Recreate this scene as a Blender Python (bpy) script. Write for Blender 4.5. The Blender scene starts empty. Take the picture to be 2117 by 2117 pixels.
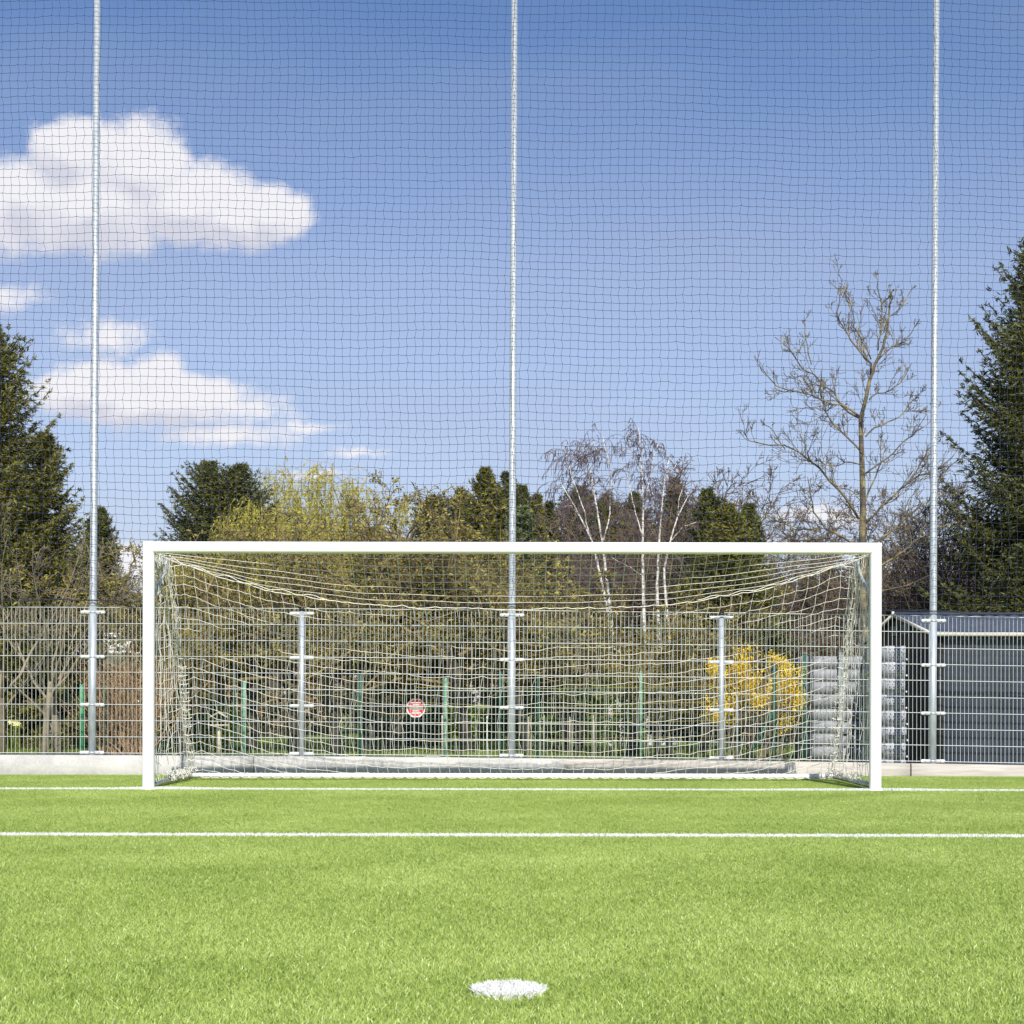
import bpy, math, random
import numpy as np
from mathutils import Vector, Matrix
random.seed(7)
R = np.random.default_rng(11)
S = bpy.context.scene
col = S.collection
PI = math.pi

# ------------------------------------------------------------------ camera
F = 3150.0; CX = 1058.5; HY = 1455.0; H = 0.869; W = 2117.0
ROLL = math.radians(0.10)
cd = bpy.data.cameras.new('camera'); cam = bpy.data.objects.new('camera', cd); col.objects.link(cam)
cam.location = (0, 0, H)
cam.matrix_world = Matrix.Translation((0, 0, H)) @ Matrix.Rotation(PI/2, 4, 'X') @ Matrix.Rotation(ROLL, 4, 'Z')
cd.sensor_width = 36; cd.sensor_fit = 'HORIZONTAL'; cd.lens = F/W*36
cd.shift_y = (HY-W/2)/W; cd.clip_start = 0.1; cd.clip_end = 3000
S.camera = cam

def P(px, py, d):
    """real position of a thing seen at photo pixel (px,py) and standing d metres away"""
    a, b = px-CX, py-HY
    c, s = math.cos(ROLL), math.sin(ROLL)
    a2, b2 = a*c+b*s, -a*s+b*c
    return (a2*d/F, d, H-b2*d/F)

# ------------------------------------------------------------------ light
SUN_TRAVEL = Vector((-0.40, 3.13, -2.50)).normalized()
S.view_settings.view_transform = 'Standard'; S.view_settings.look = 'None'
S.view_settings.exposure = 0.5; S.view_settings.gamma = 1
sl = bpy.data.lights.new('sun', 'SUN'); sl.energy = 4.2; sl.angle = math.radians(0.5); sl.color = (1.0, 0.95, 0.87)
so = bpy.data.objects.new('sun', sl); col.objects.link(so)
so.rotation_euler = SUN_TRAVEL.to_track_quat('-Z', 'Y').to_euler()
so.location = (5, -30, 30)
SKY_STR = 0.13
CLOUDS = [  # photo-pixel centre, radii of each puff of cloud, as directions in the sky
 (140,312,95,85),(285,350,130,125),(60,410,130,100),(190,430,250,115),(390,425,175,100),(480,450,140,75),(560,445,88,72),(-60,430,190,130),
 (5,618,95,42),(215,700,120,44),(322,780,75,60),(200,812,170,72),(330,825,220,66),(500,850,140,40),(460,898,200,34),(640,885,80,18),
 (730,935,80,14),(650,985,80,12),(270,1170,110,50),(1690,1065,120,26),(1500,1130,200,30),(-300,800,200,90),(-350,1000,300,60),(2500,500,250,120),(2700,900,300,80)]
def build_world():
    w = bpy.data.worlds.new('World'); S.world = w; w.use_nodes = True
    nt = w.node_tree; N = nt.nodes; L = nt.links; N.clear()
    out = N.new('ShaderNodeOutputWorld'); bg = N.new('ShaderNodeBackground'); L.new(bg.outputs[0], out.inputs[0])
    bg.inputs['Strength'].default_value = SKY_STR
    sky = N.new('ShaderNodeTexSky'); sky.sky_type = 'NISHITA'; sky.sun_disc = False
    sky.sun_elevation = math.radians(38.4); sky.sun_rotation = math.radians(173)
    sky.air_density = 1.0; sky.dust_density = 0.6; sky.ozone_density = 2.0; sky.altitude = 150
    tc = N.new('ShaderNodeTexCoord')
    sep = N.new('ShaderNodeSeparateXYZ'); L.new(tc.outputs['Generated'], sep.inputs[0])
    def m(op, a, b=None, c=None, clamp=False):
        n = N.new('ShaderNodeMath'); n.operation = op; n.use_clamp = clamp
        for i, v in enumerate((a, b, c)):
            if v is None: continue
            if isinstance(v, (int, float)): n.inputs[i].default_value = v
            else: L.new(v, n.inputs[i])
        return n.outputs[0]
    yy = m('MAXIMUM', sep.outputs[1], 0.02)
    u = m('DIVIDE', sep.outputs[0], yy); v = m('DIVIDE', sep.outputs[2], yy)
    cmb = N.new('ShaderNodeCombineXYZ'); L.new(u, cmb.inputs[0]); L.new(v, cmb.inputs[1])
    def noise(scale, detail, rough=0.55, vec=None, sx=1, sy=1):
        mp = N.new('ShaderNodeMapping'); mp.inputs['Scale'].default_value = (sx, sy, 1); L.new(vec or cmb.outputs[0], mp.inputs[0])
        n = N.new('ShaderNodeTexNoise'); n.inputs['Scale'].default_value = scale; n.inputs['Detail'].default_value = detail; n.inputs['Roughness'].default_value = rough
        L.new(mp.outputs[0], n.inputs['Vector']); return n
    wn = noise(34, 8, 0.6)
    wv = N.new('ShaderNodeVectorMath'); wv.operation = 'SUBTRACT'; L.new(wn.outputs['Color'], wv.inputs[0]); wv.inputs[1].default_value = (.5, .5, .5)
    ws = N.new('ShaderNodeVectorMath'); ws.operation = 'MULTIPLY'; L.new(wv.outputs[0], ws.inputs[0]); ws.inputs[1].default_value = (.026, .020, 0)
    wa = N.new('ShaderNodeVectorMath'); wa.operation = 'ADD'; L.new(cmb.outputs[0], wa.inputs[0]); L.new(ws.outputs[0], wa.inputs[1])
    def density(vec, wide=1.0):
      dens = None
      for (px, py, rx, ry) in CLOUDS:
        c = ((px-CX)/F, (HY-py)/F, 0)
        a = N.new('ShaderNodeVectorMath'); a.operation = 'SUBTRACT'; L.new(vec, a.inputs[0]); a.inputs[1].default_value = c
        b = N.new('ShaderNodeVectorMath'); b.operation = 'MULTIPLY'; L.new(a.outputs[0], b.inputs[0]); b.inputs[1].default_value = (F/rx, F/ry, 0)
        l = N.new('ShaderNodeVectorMath'); l.operation = 'LENGTH'; L.new(b.outputs[0], l.inputs[0])
        q = m('SUBTRACT', 1.0, l.outputs['Value'])
        if ry < 45: q = m('SUBTRACT', m('MULTIPLY', q, 0.42), 0.03)      # the thin low clouds are fainter
        elif ry < 62 and py > 600: q = m('MULTIPLY', q, 0.8)
        dens = q if dens is None else m('SMOOTH_MAX', dens, q, 0.12)
      return dens
    dens = density(wa.outputs[0])
    up_ = N.new('ShaderNodeVectorMath'); up_.operation = 'ADD'; L.new(wa.outputs[0], up_.inputs[0]); up_.inputs[1].default_value = (.004, .013, 0)
    lit = m('SUBTRACT', dens, density(up_.outputs[0]))      # tops catch the sun, undersides stay grey
    f1 = noise(44, 10, 0.62); f2 = noise(9, 4, 0.5, sx=0.6, sy=1.6)
    d = m('ADD', dens, m('MULTIPLY', m('SUBTRACT', f1.outputs[0], 0.5), 0.85))
    mr = N.new('ShaderNodeMapRange'); mr.interpolation_type = 'SMOOTHSTEP'; L.new(d, mr.inputs[0]); mr.inputs[1].default_value = -0.08; mr.inputs[2].default_value = 0.36
    mask = m('MULTIPLY', mr.outputs[0], 0.97)
    mask = m('MULTIPLY', mask, m('GREATER_THAN', sep.outputs[1], 0.02))
    # cloud brightness: thick puffs bright, thin bases greyer
    tone = m('ADD', m('MULTIPLY', m('SUBTRACT', f2.outputs[0], 0.5), .7), m('ADD', m('MULTIPLY', lit, 1.1), m('MULTIPLY', m('SUBTRACT', f1.outputs[0], .5), .5)))
    tr = N.new('ShaderNodeValToRGB'); L.new(m('ADD', tone, 0.42, None, True), tr.inputs[0])
    k = 0.70/SKY_STR
    tr.color_ramp.elements[0].color = (.69*k, .70*k, .80*k, 1); tr.color_ramp.elements[1].color = (.93*k, .92*k, .96*k, 1)
    tr.color_ramp.elements[1].position = 0.6
    # faint high veil, streaky
    veil = noise(5.0, 6, 0.5, sx=0.5, sy=1.9)
    vm = N.new('ShaderNodeMapRange'); L.new(veil.outputs[0], vm.inputs[0]); vm.inputs[1].default_value = .42; vm.inputs[2].default_value = .8; vm.inputs[4].default_value = .46
    tint = N.new('ShaderNodeMix'); tint.data_type = 'RGBA'; tint.blend_type = 'MULTIPLY'; tint.inputs[0].default_value = 1
    L.new(sky.outputs[0], tint.inputs[6]); tint.inputs[7].default_value = TINT
    # milky air towards the horizon
    hz = N.new('ShaderNodeMapRange'); L.new(sep.outputs[2], hz.inputs[0]); hz.inputs[1].default_value = 0.0; hz.inputs[2].default_value = 0.36; hz.inputs[3].default_value = 0.62; hz.inputs[4].default_value = 0.0
    mh = N.new('ShaderNodeMix'); mh.data_type = 'RGBA'; L.new(hz.outputs[0], mh.inputs[0]); L.new(tint.outputs[2], mh.inputs[6]); mh.inputs[7].default_value = (.52*k, .60*k, .80*k, 1)
    mv = N.new('ShaderNodeMix'); mv.data_type = 'RGBA'; L.new(vm.outputs[0], mv.inputs[0]); L.new(mh.outputs[2], mv.inputs[6]); mv.inputs[7].default_value = (.56*k, .63*k, .84*k, 1)
    gr = N.new('ShaderNodeValToRGB'); L.new(sep.outputs[2], gr.inputs[0])     # deeper blue higher up
    ge = gr.color_ramp.elements; ge[0].position = .27; ge[0].color = (.76, .755, .77, 1); ge[1].position = .62; ge[1].color = (.34, .50, .66, 1)
    gx = ge.new(.42); gx.color = (.46, .59, .72, 1)
    mg = N.new('ShaderNodeMix'); mg.data_type = 'RGBA'; mg.blend_type = 'MULTIPLY'; mg.inputs[0].default_value = 1; L.new(mv.outputs[2], mg.inputs[6]); L.new(gr.outputs[0], mg.inputs[7]); mv = mg
    mc = N.new('ShaderNodeMix'); mc.data_type = 'RGBA'; L.new(mask, mc.inputs[0]); L.new(mv.outputs[2], mc.inputs[6]); L.new(tr.outputs[0], mc.inputs[7])
    L.new(mc.outputs[2], bg.inputs['Color'])
TINT = (1.15, 1.0, 1.0, 1)
build_world()

# ------------------------------------------------------------------ object helpers
def link(o, parent=None):
    col.objects.link(o)
    if parent: o.parent = parent
    return o
def tag(o, label=None, cat=None, group=None, kind=None):
    if label: o['label'] = label
    if cat: o['category'] = cat
    if group: o['group'] = group
    if kind: o['kind'] = kind
    return o
def thing(name, label, cat, loc=(0, 0, 0), group=None):
    o = bpy.data.objects.new(name, None); o.location = loc; o.empty_display_size = 0.2
    return tag(link(o), label, cat, group)
def dup(root, loc=None, label=None, rotz=None, scale=None):
    r = root.copy(); link(r)
    for ch in root.children:
        c = ch.copy(); link(c, r)
        for g in ch.children:
            h = g.copy(); link(h, c)
    if loc is not None: r.location = loc
    if label: r['label'] = label
    if rotz is not None: r.rotation_euler[2] = rotz
    if scale is not None: r.scale = scale
    return r

class G:
    """collects quads and triangles"""
    def __init__(s): s.V = []; s.Q = []; s.T = []; s.n = 0; s.N = []
    def add(s, V, Q=None, T=None, NG=None):
        V = np.asarray(V, float).reshape(-1, 3); s.V.append(V)
        if Q is not None and len(Q): s.Q.append(np.asarray(Q, int).reshape(-1, 4)+s.n)
        if T is not None and len(T): s.T.append(np.asarray(T, int).reshape(-1, 3)+s.n)
        if NG is not None:
            for f in NG: s.N.append([i+s.n for i in f])
        s.n += len(V); return s
    def box(s, x0, x1, y0, y1, z0, z1):
        V = [(x, y, z) for x in (x0, x1) for y in (y0, y1) for z in (z0, z1)]
        return s.add(V, [(0,1,3,2),(4,6,7,5),(0,4,5,1),(2,3,7,6),(0,2,6,4),(1,5,7,3)])
    def bar(s, a, b, w, t, up=(0, 0, 1)):
        a = Vector(a); b = Vector(b); d = (b-a).normalized(); u = Vector(up)
        r = d.cross(u); r = r.normalized() if r.length > 1e-4 else Vector((1, 0, 0)); u = r.cross(d)
        V = [p+r*i*w/2+u*j*t/2 for p in (a, b) for i, j in ((-1,-1),(1,-1),(1,1),(-1,1))]
        return s.add([tuple(v) for v in V], [(0,3,2,1),(4,5,6,7),(0,1,5,4),(1,2,6,5),(2,3,7,6),(3,0,4,7)])
    def tube(s, pts, r, n=10, caps=True, squash=1.0):
        pts = [Vector(p) for p in pts]; k = len(pts); rr = r if hasattr(r, '__len__') else [r]*k
        V = []; ref = None
        for i, p in enumerate(pts):
            d = (pts[min(i+1, k-1)]-pts[max(i-1, 0)]).normalized()
            if ref is None: ref = Vector((0, 0, 1)) if abs(d.z) < .9 else Vector((1, 0, 0))
            x = d.cross(ref).normalized(); y = x.cross(d); ref = y
            for j in range(n):
                a = 2*PI*j/n; V.append(tuple(p+x*math.cos(a)*rr[i]+y*math.sin(a)*rr[i]*squash))
        Q = [(i*n+j, i*n+(j+1) % n, (i+1)*n+(j+1) % n, (i+1)*n+j) for i in range(k-1) for j in range(n)]
        NG = [list(range(n))[::-1], [(k-1)*n+j for j in range(n)]] if caps else None
        return s.add(V, Q, None, NG)
    def segs(s, P0, P1, R0, R1, n=3):
        P0 = np.asarray(P0, float); P1 = np.asarray(P1, float); M = len(P0)
        if not M: return s
        R0 = np.broadcast_to(R0, (M,)); R1 = np.broadcast_to(R1, (M,))
        d = P1-P0; d /= np.linalg.norm(d, axis=1, keepdims=True)+1e-9
        ref = np.where(np.abs(d[:, 2:3]) < .9, np.array([[0, 0, 1.]]), np.array([[1., 0, 0]]))
        x = np.cross(d, ref); x /= np.linalg.norm(x, axis=1, keepdims=True)+1e-9; y = np.cross(x, d)
        a = np.arange(n)*2*PI/n
        ring = x[:, None]*np.cos(a)[None, :, None]+y[:, None]*np.sin(a)[None, :, None]
        V = np.concatenate([P0[:, None]+ring*R0[:, None, None], P1[:, None]+ring*R1[:, None, None]], 1)
        j = np.arange(n); q = np.stack([j, (j+1) % n, n+(j+1) % n, n+j], 1)
        Q = (np.arange(M)*2*n)[:, None, None]+q[None]
        return s.add(V.reshape(-1, 3), Q.reshape(-1, 4))
    def leaves(s, C, A, B, fold=0.0):
        C = np.asarray(C); V = np.stack([C-A, C+B-A*.1, C+A, C-B-A*.1], 1)
        Q = (np.arange(len(C))*4)[:, None]+np.arange(4)[None]
        return s.add(V.reshape(-1, 3), Q)
    def build(s, name, mat, parent=None, smooth=False, loc=None):
        V = np.concatenate(s.V) if s.V else np.zeros((0, 3))
        Q = np.concatenate(s.Q) if s.Q else np.zeros((0, 4), int)
        T = np.concatenate(s.T) if s.T else np.zeros((0, 3), int)
        me = bpy.data.meshes.new(name)
        idx = np.concatenate([Q.ravel(), T.ravel(), np.array([i for f in s.N for i in f], int)])
        tot = np.concatenate([np.full(len(Q), 4), np.full(len(T), 3), np.array([len(f) for f in s.N], int)]).astype(np.int32)
        st = np.concatenate([[0], np.cumsum(tot)[:-1]]).astype(np.int32)
        me.vertices.add(len(V)); me.vertices.foreach_set('co', V.astype(np.float32).ravel())
        me.loops.add(len(idx)); me.loops.foreach_set('vertex_index', idx.astype(np.int32))
        me.polygons.add(len(tot)); me.polygons.foreach_set('loop_start', st); me.polygons.foreach_set('loop_total', tot)
        if smooth: me.polygons.foreach_set('use_smooth', np.ones(len(tot), bool))
        me.update(calc_edges=True)
        me.materials.append(mat)
        o = bpy.data.objects.new(name, me)
        if loc is not None: o.location = loc
        return link(o, parent)

# ------------------------------------------------------------------ materials
def newmat(name):
    m = bpy.data.materials.new(name); m.use_nodes = True
    nt = m.node_tree; b = nt.nodes['Principled BSDF']
    return m, nt, b
def c4(c): return (*c, 1) if len(c) == 3 else c
def M(name, c1, c2=None, scale=8, rough=.6, metal=0, detail=6, bump=0, bscale=60, stretch=(1, 1, 1), lo=.35, hi=.65, spec=.5):
    m, nt, b = newmat(name); N = nt.nodes; L = nt.links
    b.inputs['Roughness'].default_value = rough; b.inputs['Metallic'].default_value = metal
    b.inputs['Specular IOR Level'].default_value = spec
    tc = N.new('ShaderNodeTexCoord'); mp = N.new('ShaderNodeMapping'); L.new(tc.outputs['Object'], mp.inputs[0]); mp.inputs['Scale'].default_value = stretch
    if c2 is None: c2 = tuple(x*.85 for x in c1)
    n = N.new('ShaderNodeTexNoise'); n.inputs['Scale'].default_value = scale; n.inputs['Detail'].default_value = detail; L.new(mp.outputs[0], n.inputs['Vector'])
    r = N.new('ShaderNodeValToRGB'); L.new(n.outputs[0], r.inputs[0]); r.color_ramp.elements[0].position = lo; r.color_ramp.elements[1].position = hi
    r.color_ramp.elements[0].color = c4(c1); r.color_ramp.elements[1].color = c4(c2); L.new(r.outputs[0], b.inputs['Base Color'])
    if bump:
        n2 = N.new('ShaderNodeTexNoise'); n2.inputs['Scale'].default_value = bscale; n2.inputs['Detail'].default_value = 5; L.new(mp.outputs[0], n2.inputs['Vector'])
        bp = N.new('ShaderNodeBump'); bp.inputs['Strength'].default_value = bump; bp.inputs['Distance'].default_value = .02; L.new(n2.outputs[0], bp.inputs['Height']); L.new(bp.outputs[0], b.inputs['Normal'])
    return m
def LEAF(name, cs, trans=.25, rough=.55, nscale=.8, nmix=.45):
    """leaf material: each leaf picks its own tone, clumps drift slowly"""
    m, nt, b = newmat(name); N = nt.nodes; L = nt.links
    g = N.new('ShaderNodeNewGeometry'); r = N.new('ShaderNodeValToRGB')
    tc = N.new('ShaderNodeTexCoord'); n = N.new('ShaderNodeTexNoise'); n.inputs['Scale'].default_value = nscale; n.inputs['Detail'].default_value = 4; L.new(tc.outputs['Object'], n.inputs['Vector'])
    mx = N.new('ShaderNodeMix'); mx.data_type = 'FLOAT'; mx.inputs[0].default_value = nmix
    L.new(g.outputs['Random Per Island'], mx.inputs[2])
    mr = N.new('ShaderNodeMapRange'); L.new(n.outputs[0], mr.inputs[0]); mr.inputs[1].default_value = .3; mr.inputs[2].default_value = .7; L.new(mr.outputs[0], mx.inputs[3])
    L.new(mx.outputs[0], r.inputs[0])
    e = r.color_ramp.elements; e[0].color = c4(cs[0]); e[1].color = c4(cs[-1])
    for i, c in enumerate(cs[1:-1]):
        x = e.new((i+1)/(len(cs)-1)); x.color = c4(c)
    L.new(r.outputs[0], b.inputs['Base Color']); b.inputs['Roughness'].default_value = rough; b.inputs['Specular IOR Level'].default_value = .3
    if trans:
        t = N.new('ShaderNodeBsdfTranslucent'); L.new(r.outputs[0], t.inputs[0]); ms = N.new('ShaderNodeMixShader'); ms.inputs[0].default_value = trans
        L.new(b.outputs[0], ms.inputs[1]); L.new(t.outputs[0], ms.inputs[2]); L.new(ms.outputs[0], nt.nodes['Material Output'].inputs[0])
    return m
GOALY = 15.60; BOXY = 10.19; SPOT = (-0.009, 4.685); SPOTR = 0.11
def turf_mat(name, base):
    m, nt, b = newmat(name); N = nt.nodes; L = nt.links
    g = N.new('ShaderNodeNewGeometry'); sep = N.new('ShaderNodeSeparateXYZ'); L.new(g.outputs['Position'], sep.inputs[0])
    def mt(op, a, bb=None):
        n = N.new('ShaderNodeMath'); n.operation = op
        for i, v in enumerate((a, bb)):
            if v is None: continue
            if isinstance(v, (int, float)): n.inputs[i].default_value = v
            else: L.new(v, n.inputs[i])
        return n.outputs[0]
    l1 = mt('LESS_THAN', mt('ABSOLUTE', mt('SUBTRACT', sep.outputs[1], GOALY)), .06)
    l2 = mt('LESS_THAN', mt('ABSOLUTE', mt('SUBTRACT', sep.outputs[1], BOXY)), .06)
    dx = mt('SUBTRACT', sep.outputs[0], SPOT[0]); dy = mt('SUBTRACT', sep.outputs[1], SPOT[1])
    l3 = mt('LESS_THAN', mt('SQRT', mt('ADD', mt('MULTIPLY', dx, dx), mt('MULTIPLY', dy, dy))), SPOTR)
    msk = mt('MAXIMUM', mt('MAXIMUM', l1, l2), l3)
    nz = N.new('ShaderNodeTexNoise'); nz.inputs['Scale'].default_value = .9; nz.inputs['Detail'].default_value = 6; L.new(g.outputs['Position'], nz.inputs['Vector'])
    mp = N.new('ShaderNodeMapping'); mp.inputs['Scale'].default_value = (1, 2.2, 1); L.new(g.outputs['Position'], mp.inputs[0])
    nz2 = N.new('ShaderNodeTexNoise'); nz2.inputs['Scale'].default_value = 7; nz2.inputs['Detail'].default_value = 4; L.new(mp.outputs[0], nz2.inputs['Vector'])
    rnd = g.outputs['Random Per Island'] if base is None else nz2.outputs[0]
    r = N.new('ShaderNodeValToRGB')
    f = mt('ADD', mt('MULTIPLY', rnd, .45), mt('ADD', mt('MULTIPLY', nz.outputs[0], .55), mt('MULTIPLY', nz2.outputs[0], .30)))
    bd = mt('MULTIPLY', mt('SINE', mt('ADD', mt('MULTIPLY', sep.outputs[1], 1.9), mt('MULTIPLY', nz.outputs[0], 7.0))), .035)
    L.new(mt('SUBTRACT', mt('ADD', f, bd), .15), r.inputs[0])
    e = r.color_ramp.elements; e[0].color = c4(TG[0]); e[0].position = .12; e[1].color = c4(TG[2]); e[1].position = .95
    x = e.new(.5); x.color = c4(TG[1])
    if base is not None:
        e[0].color = c4(tuple(q*base for q in TG[0])); e[1].color = c4(tuple(q*base for q in TG[2])); 
        e[2].color = c4(tuple(q*base for q in TG[2])); e[1].color = c4(tuple(q*base for q in TG[1]))
    mx = N.new('ShaderNodeMix'); mx.data_type = 'RGBA'; L.new(msk, mx.inputs[0]); L.new(r.outputs[0], mx.inputs[6]); mx.inputs[7].default_value = (.82, .83, .80, 1)
    L.new(mx.outputs[2], b.inputs['Base Color']); b.inputs['Roughness'].default_value = .38; b.inputs['Specular IOR Level'].default_value = .5
    if base is None:
        t = N.new('ShaderNodeBsdfTranslucent'); L.new(mx.outputs[2], t.inputs[0]); ms = N.new('ShaderNodeMixShader'); ms.inputs[0].default_value = .3
        L.new(b.outputs[0], ms.inputs[1]); L.new(t.outputs[0], ms.inputs[2]); L.new(ms.outputs[0], nt.nodes['Material Output'].inputs[0])
    return m
TG = [(.20, .29, .050), (.395, .51, .115), (.66, .74, .30)]  # last tone paints sparkle into the brightest blades
m_blade = turf_mat('turf_blades', None); m_turf = turf_mat('turf_backing', .75)
m_white = M('white_powder_coat', (.88, .88, .86), (.84, .84, .82), 3, .32)
m_alu = M('brushed_aluminium', (.55, .56, .57), (.42, .43, .44), 14, .38, .75)
m_galv = M('galvanised_steel', (.46, .50, .53), (.34, .38, .42), 28, .5, .3, detail=8, stretch=(1, 1, .25))
m_galvwire = M('galvanised_wire', (.62, .66, .66), (.50, .54, .55), 30, .45, .3)
m_clamp = M('zinc_clamp', (.75, .77, .78), (.62, .64, .66), 30, .4, .3)
m_black = M('black_plastic', (.02, .02, .02), (.03, .03, .03), 10, .4)
m_cord = M('white_cord', (.88, .85, .77), (.74, .71, .63), 25, .8)
m_netdark = M('dark_blue_cord', (.020, .032, .085), (.028, .042, .10), 12, .75)
m_rope = M('black_rope', (.012, .013, .016), (.02, .02, .024), 12, .8)
m_wline = LEAF('white_turf', [(.52, .56, .46), (.80, .81, .77), (.86, .87, .84), (.86, .87, .85)], .15, nscale=6, nmix=.3)

# ------------------------------------------------------------------ ground
def heightplane(name, mat, x0, x1, y0, y1, nx, ny, z, kind='structure'):
    xs = np.linspace(x0, x1, nx); ys = np.linspace(y0, y1, ny); X, Y = np.meshgrid(xs, ys)
    V = np.stack([X, Y, np.vectorize(z)(X, Y)], -1).reshape(-1, 3)
    i = np.arange((nx-1)*(ny-1)); r = i//(nx-1); c = i % (nx-1); a = r*nx+c
    o = G().add(V, np.stack([a, a+1, a+nx+1, a+nx], 1)).build(name, mat); return tag(o, kind=kind)
m_lawn = M('garden_lawn', (.09, .13, .028), (.20, .25, .055), .9, .9, detail=10, bump=.6, bscale=30)
g = tag(G().add([(-900, 18.9, -.05), (900, 18.9, -.05), (900, 1500, -.05), (-900, 1500, -.05), (-900, -60, -.06), (900, -60, -.06)], [(0, 1, 2, 3), (4, 5, 1, 0)]).build('ground', m_lawn), kind='structure')
tag(G().add([(-45, -40, -.022), (45, -40, -.022), (45, 18.75, -.022), (-45, 18.75, -.022)], [(0, 1, 2, 3)]).build('pitch_turf', m_turf), kind='structure')

def blades(n, x0, x1, y0, y1, h, w, lean=.35, z=-.034, seed=1, keep=None, zf=None):
    r = np.random.default_rng(seed)
    x = r.uniform(x0, x1, n); y = r.uniform(y0, y1, n)
    if keep is not None:
        k = keep(x, y); x = x[k]; y = y[k]; n = len(x)
    hh = h*r.uniform(.65, 1.12, n); a = r.uniform(0, 2*PI, n); ww = w*r.uniform(.7, 1.3, n)/2
    la = r.uniform(0, 2*PI, n); ll = lean*hh*r.uniform(.2, 1.6, n)
    bx = np.cos(a)*ww; by = np.sin(a)*ww; tx = np.cos(la)*ll; ty = np.sin(la)*ll
    zb = np.full(n, z) if zf is None else z+zf(x, y)
    V = np.stack([np.stack([x-bx, y-by, zb], 1), np.stack([x+bx, y+by, zb], 1),
                  np.stack([x+bx*.8+tx*.35, y+by*.8+ty*.35, zb+hh*.62], 1), np.stack([x-bx*.8+tx*.35, y-by*.8+ty*.35, zb+hh*.62], 1),
                  np.stack([x+tx, y+ty, zb+hh], 1)], 1)
    i = np.arange(n)*5
    return V.reshape(-1, 3), np.stack([i, i+1, i+2, i+3], 1), np.stack([i+3, i+2, i+4], 1)

PS = 1.5
V, Q, T = blades(36000, -PS/2, PS/2, -PS/2, PS/2, .019, .0031, .95, z=-.022, seed=3)
turf = tag(G().add(V, Q, T).build('artificial_grass', m_blade), kind='stuff', label='short bright green artificial grass blades of the football pitch', cat='grass')
def gn_tile(o, nx, ny, x, y):
    ng = bpy.data.node_groups.new('tile', 'GeometryNodeTree')
    ng.interface.new_socket('Geometry', in_out='INPUT', socket_type='NodeSocketGeometry')
    ng.interface.new_socket('Geometry', in_out='OUTPUT', socket_type='NodeSocketGeometry')
    N = ng.nodes; L = ng.links; gi = N.new('NodeGroupInput'); go = N.new('NodeGroupOutput')
    gr = N.new('GeometryNodeMeshGrid'); gr.inputs['Size X'].default_value = (nx-1)*PS; gr.inputs['Size Y'].default_value = (ny-1)*PS
    gr.inputs['Vertices X'].default_value = nx; gr.inputs['Vertices Y'].default_value = ny
    tr = N.new('GeometryNodeTransform'); tr.inputs['Translation'].default_value = (x, y, 0); L.new(gr.outputs[0], tr.inputs[0])
    ip = N.new('GeometryNodeInstanceOnPoints'); L.new(tr.outputs[0], ip.inputs['Points']); L.new(gi.outputs[0], ip.inputs['Instance'])
    rv = N.new('FunctionNodeRandomValue'); rv.data_type = 'INT'; rv.inputs['Min'].default_value = None if False else 0
    ins = [s for s in rv.inputs if s.enabled and s.type == 'INT' and s.name in ('Min', 'Max')]
    ins[0].default_value = 0; ins[1].default_value = 3
    outi = [s for s in rv.outputs if s.enabled and s.type == 'INT'][0]
    ml = N.new('ShaderNodeMath'); ml.operation = 'MULTIPLY'; ml.inputs[1].default_value = PI/2; L.new(outi, ml.inputs[0])
    cb = N.new('ShaderNodeCombineXYZ'); L.new(ml.outputs[0], cb.inputs[2])
    er = N.new('FunctionNodeEulerToRotation'); L.new(cb.outputs[0], er.inputs[0]); L.new(er.outputs[0], ip.inputs['Rotation'])
    L.new(ip.outputs[0], go.inputs[0])
    md = o.modifiers.new('tile', 'NODES'); md.node_group = ng
gn_tile(turf, 15, 11, 0, 18.72-PS*11/2)

def postbump(x, y): return .014*(np.exp(-((np.abs(x)-3.72)/.55)**2)+.35*np.exp(-((np.abs(x)-3.1)/.35)**2))*(np.sin(x*5)*.25+.75)
g = G(); V, Q, T = blades(42000, -11, 11, GOALY-.062, GOALY+.062, .026, .005, .6, z=-.022, seed=5, zf=postbump); g.add(V, Q, T)
tag(g.build('goal_line', m_wline), kind='structure')
g = G(); V, Q, T = blades(52000, -11, 11, BOXY-.062, BOXY+.062, .025, .0045, .6, z=-.022, seed=6); g.add(V, Q, T)
tag(g.build('goal_area_line', m_wline), kind='structure')
g = G(); V, Q, T = blades(9000, SPOT[0]-.13, SPOT[0]+.13, SPOT[1]-.13, SPOT[1]+.13, .025, .0045, .7, z=-.022, seed=7,
    keep=lambda x, y: np.hypot(x-SPOT[0], y-SPOT[1]) < SPOTR*(1+.03*np.sin(9*np.arctan2(y-SPOT[1], x-SPOT[0])))); g.add(V, Q, T)
tag(g.build('penalty_spot', m_wline), kind='structure')

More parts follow.
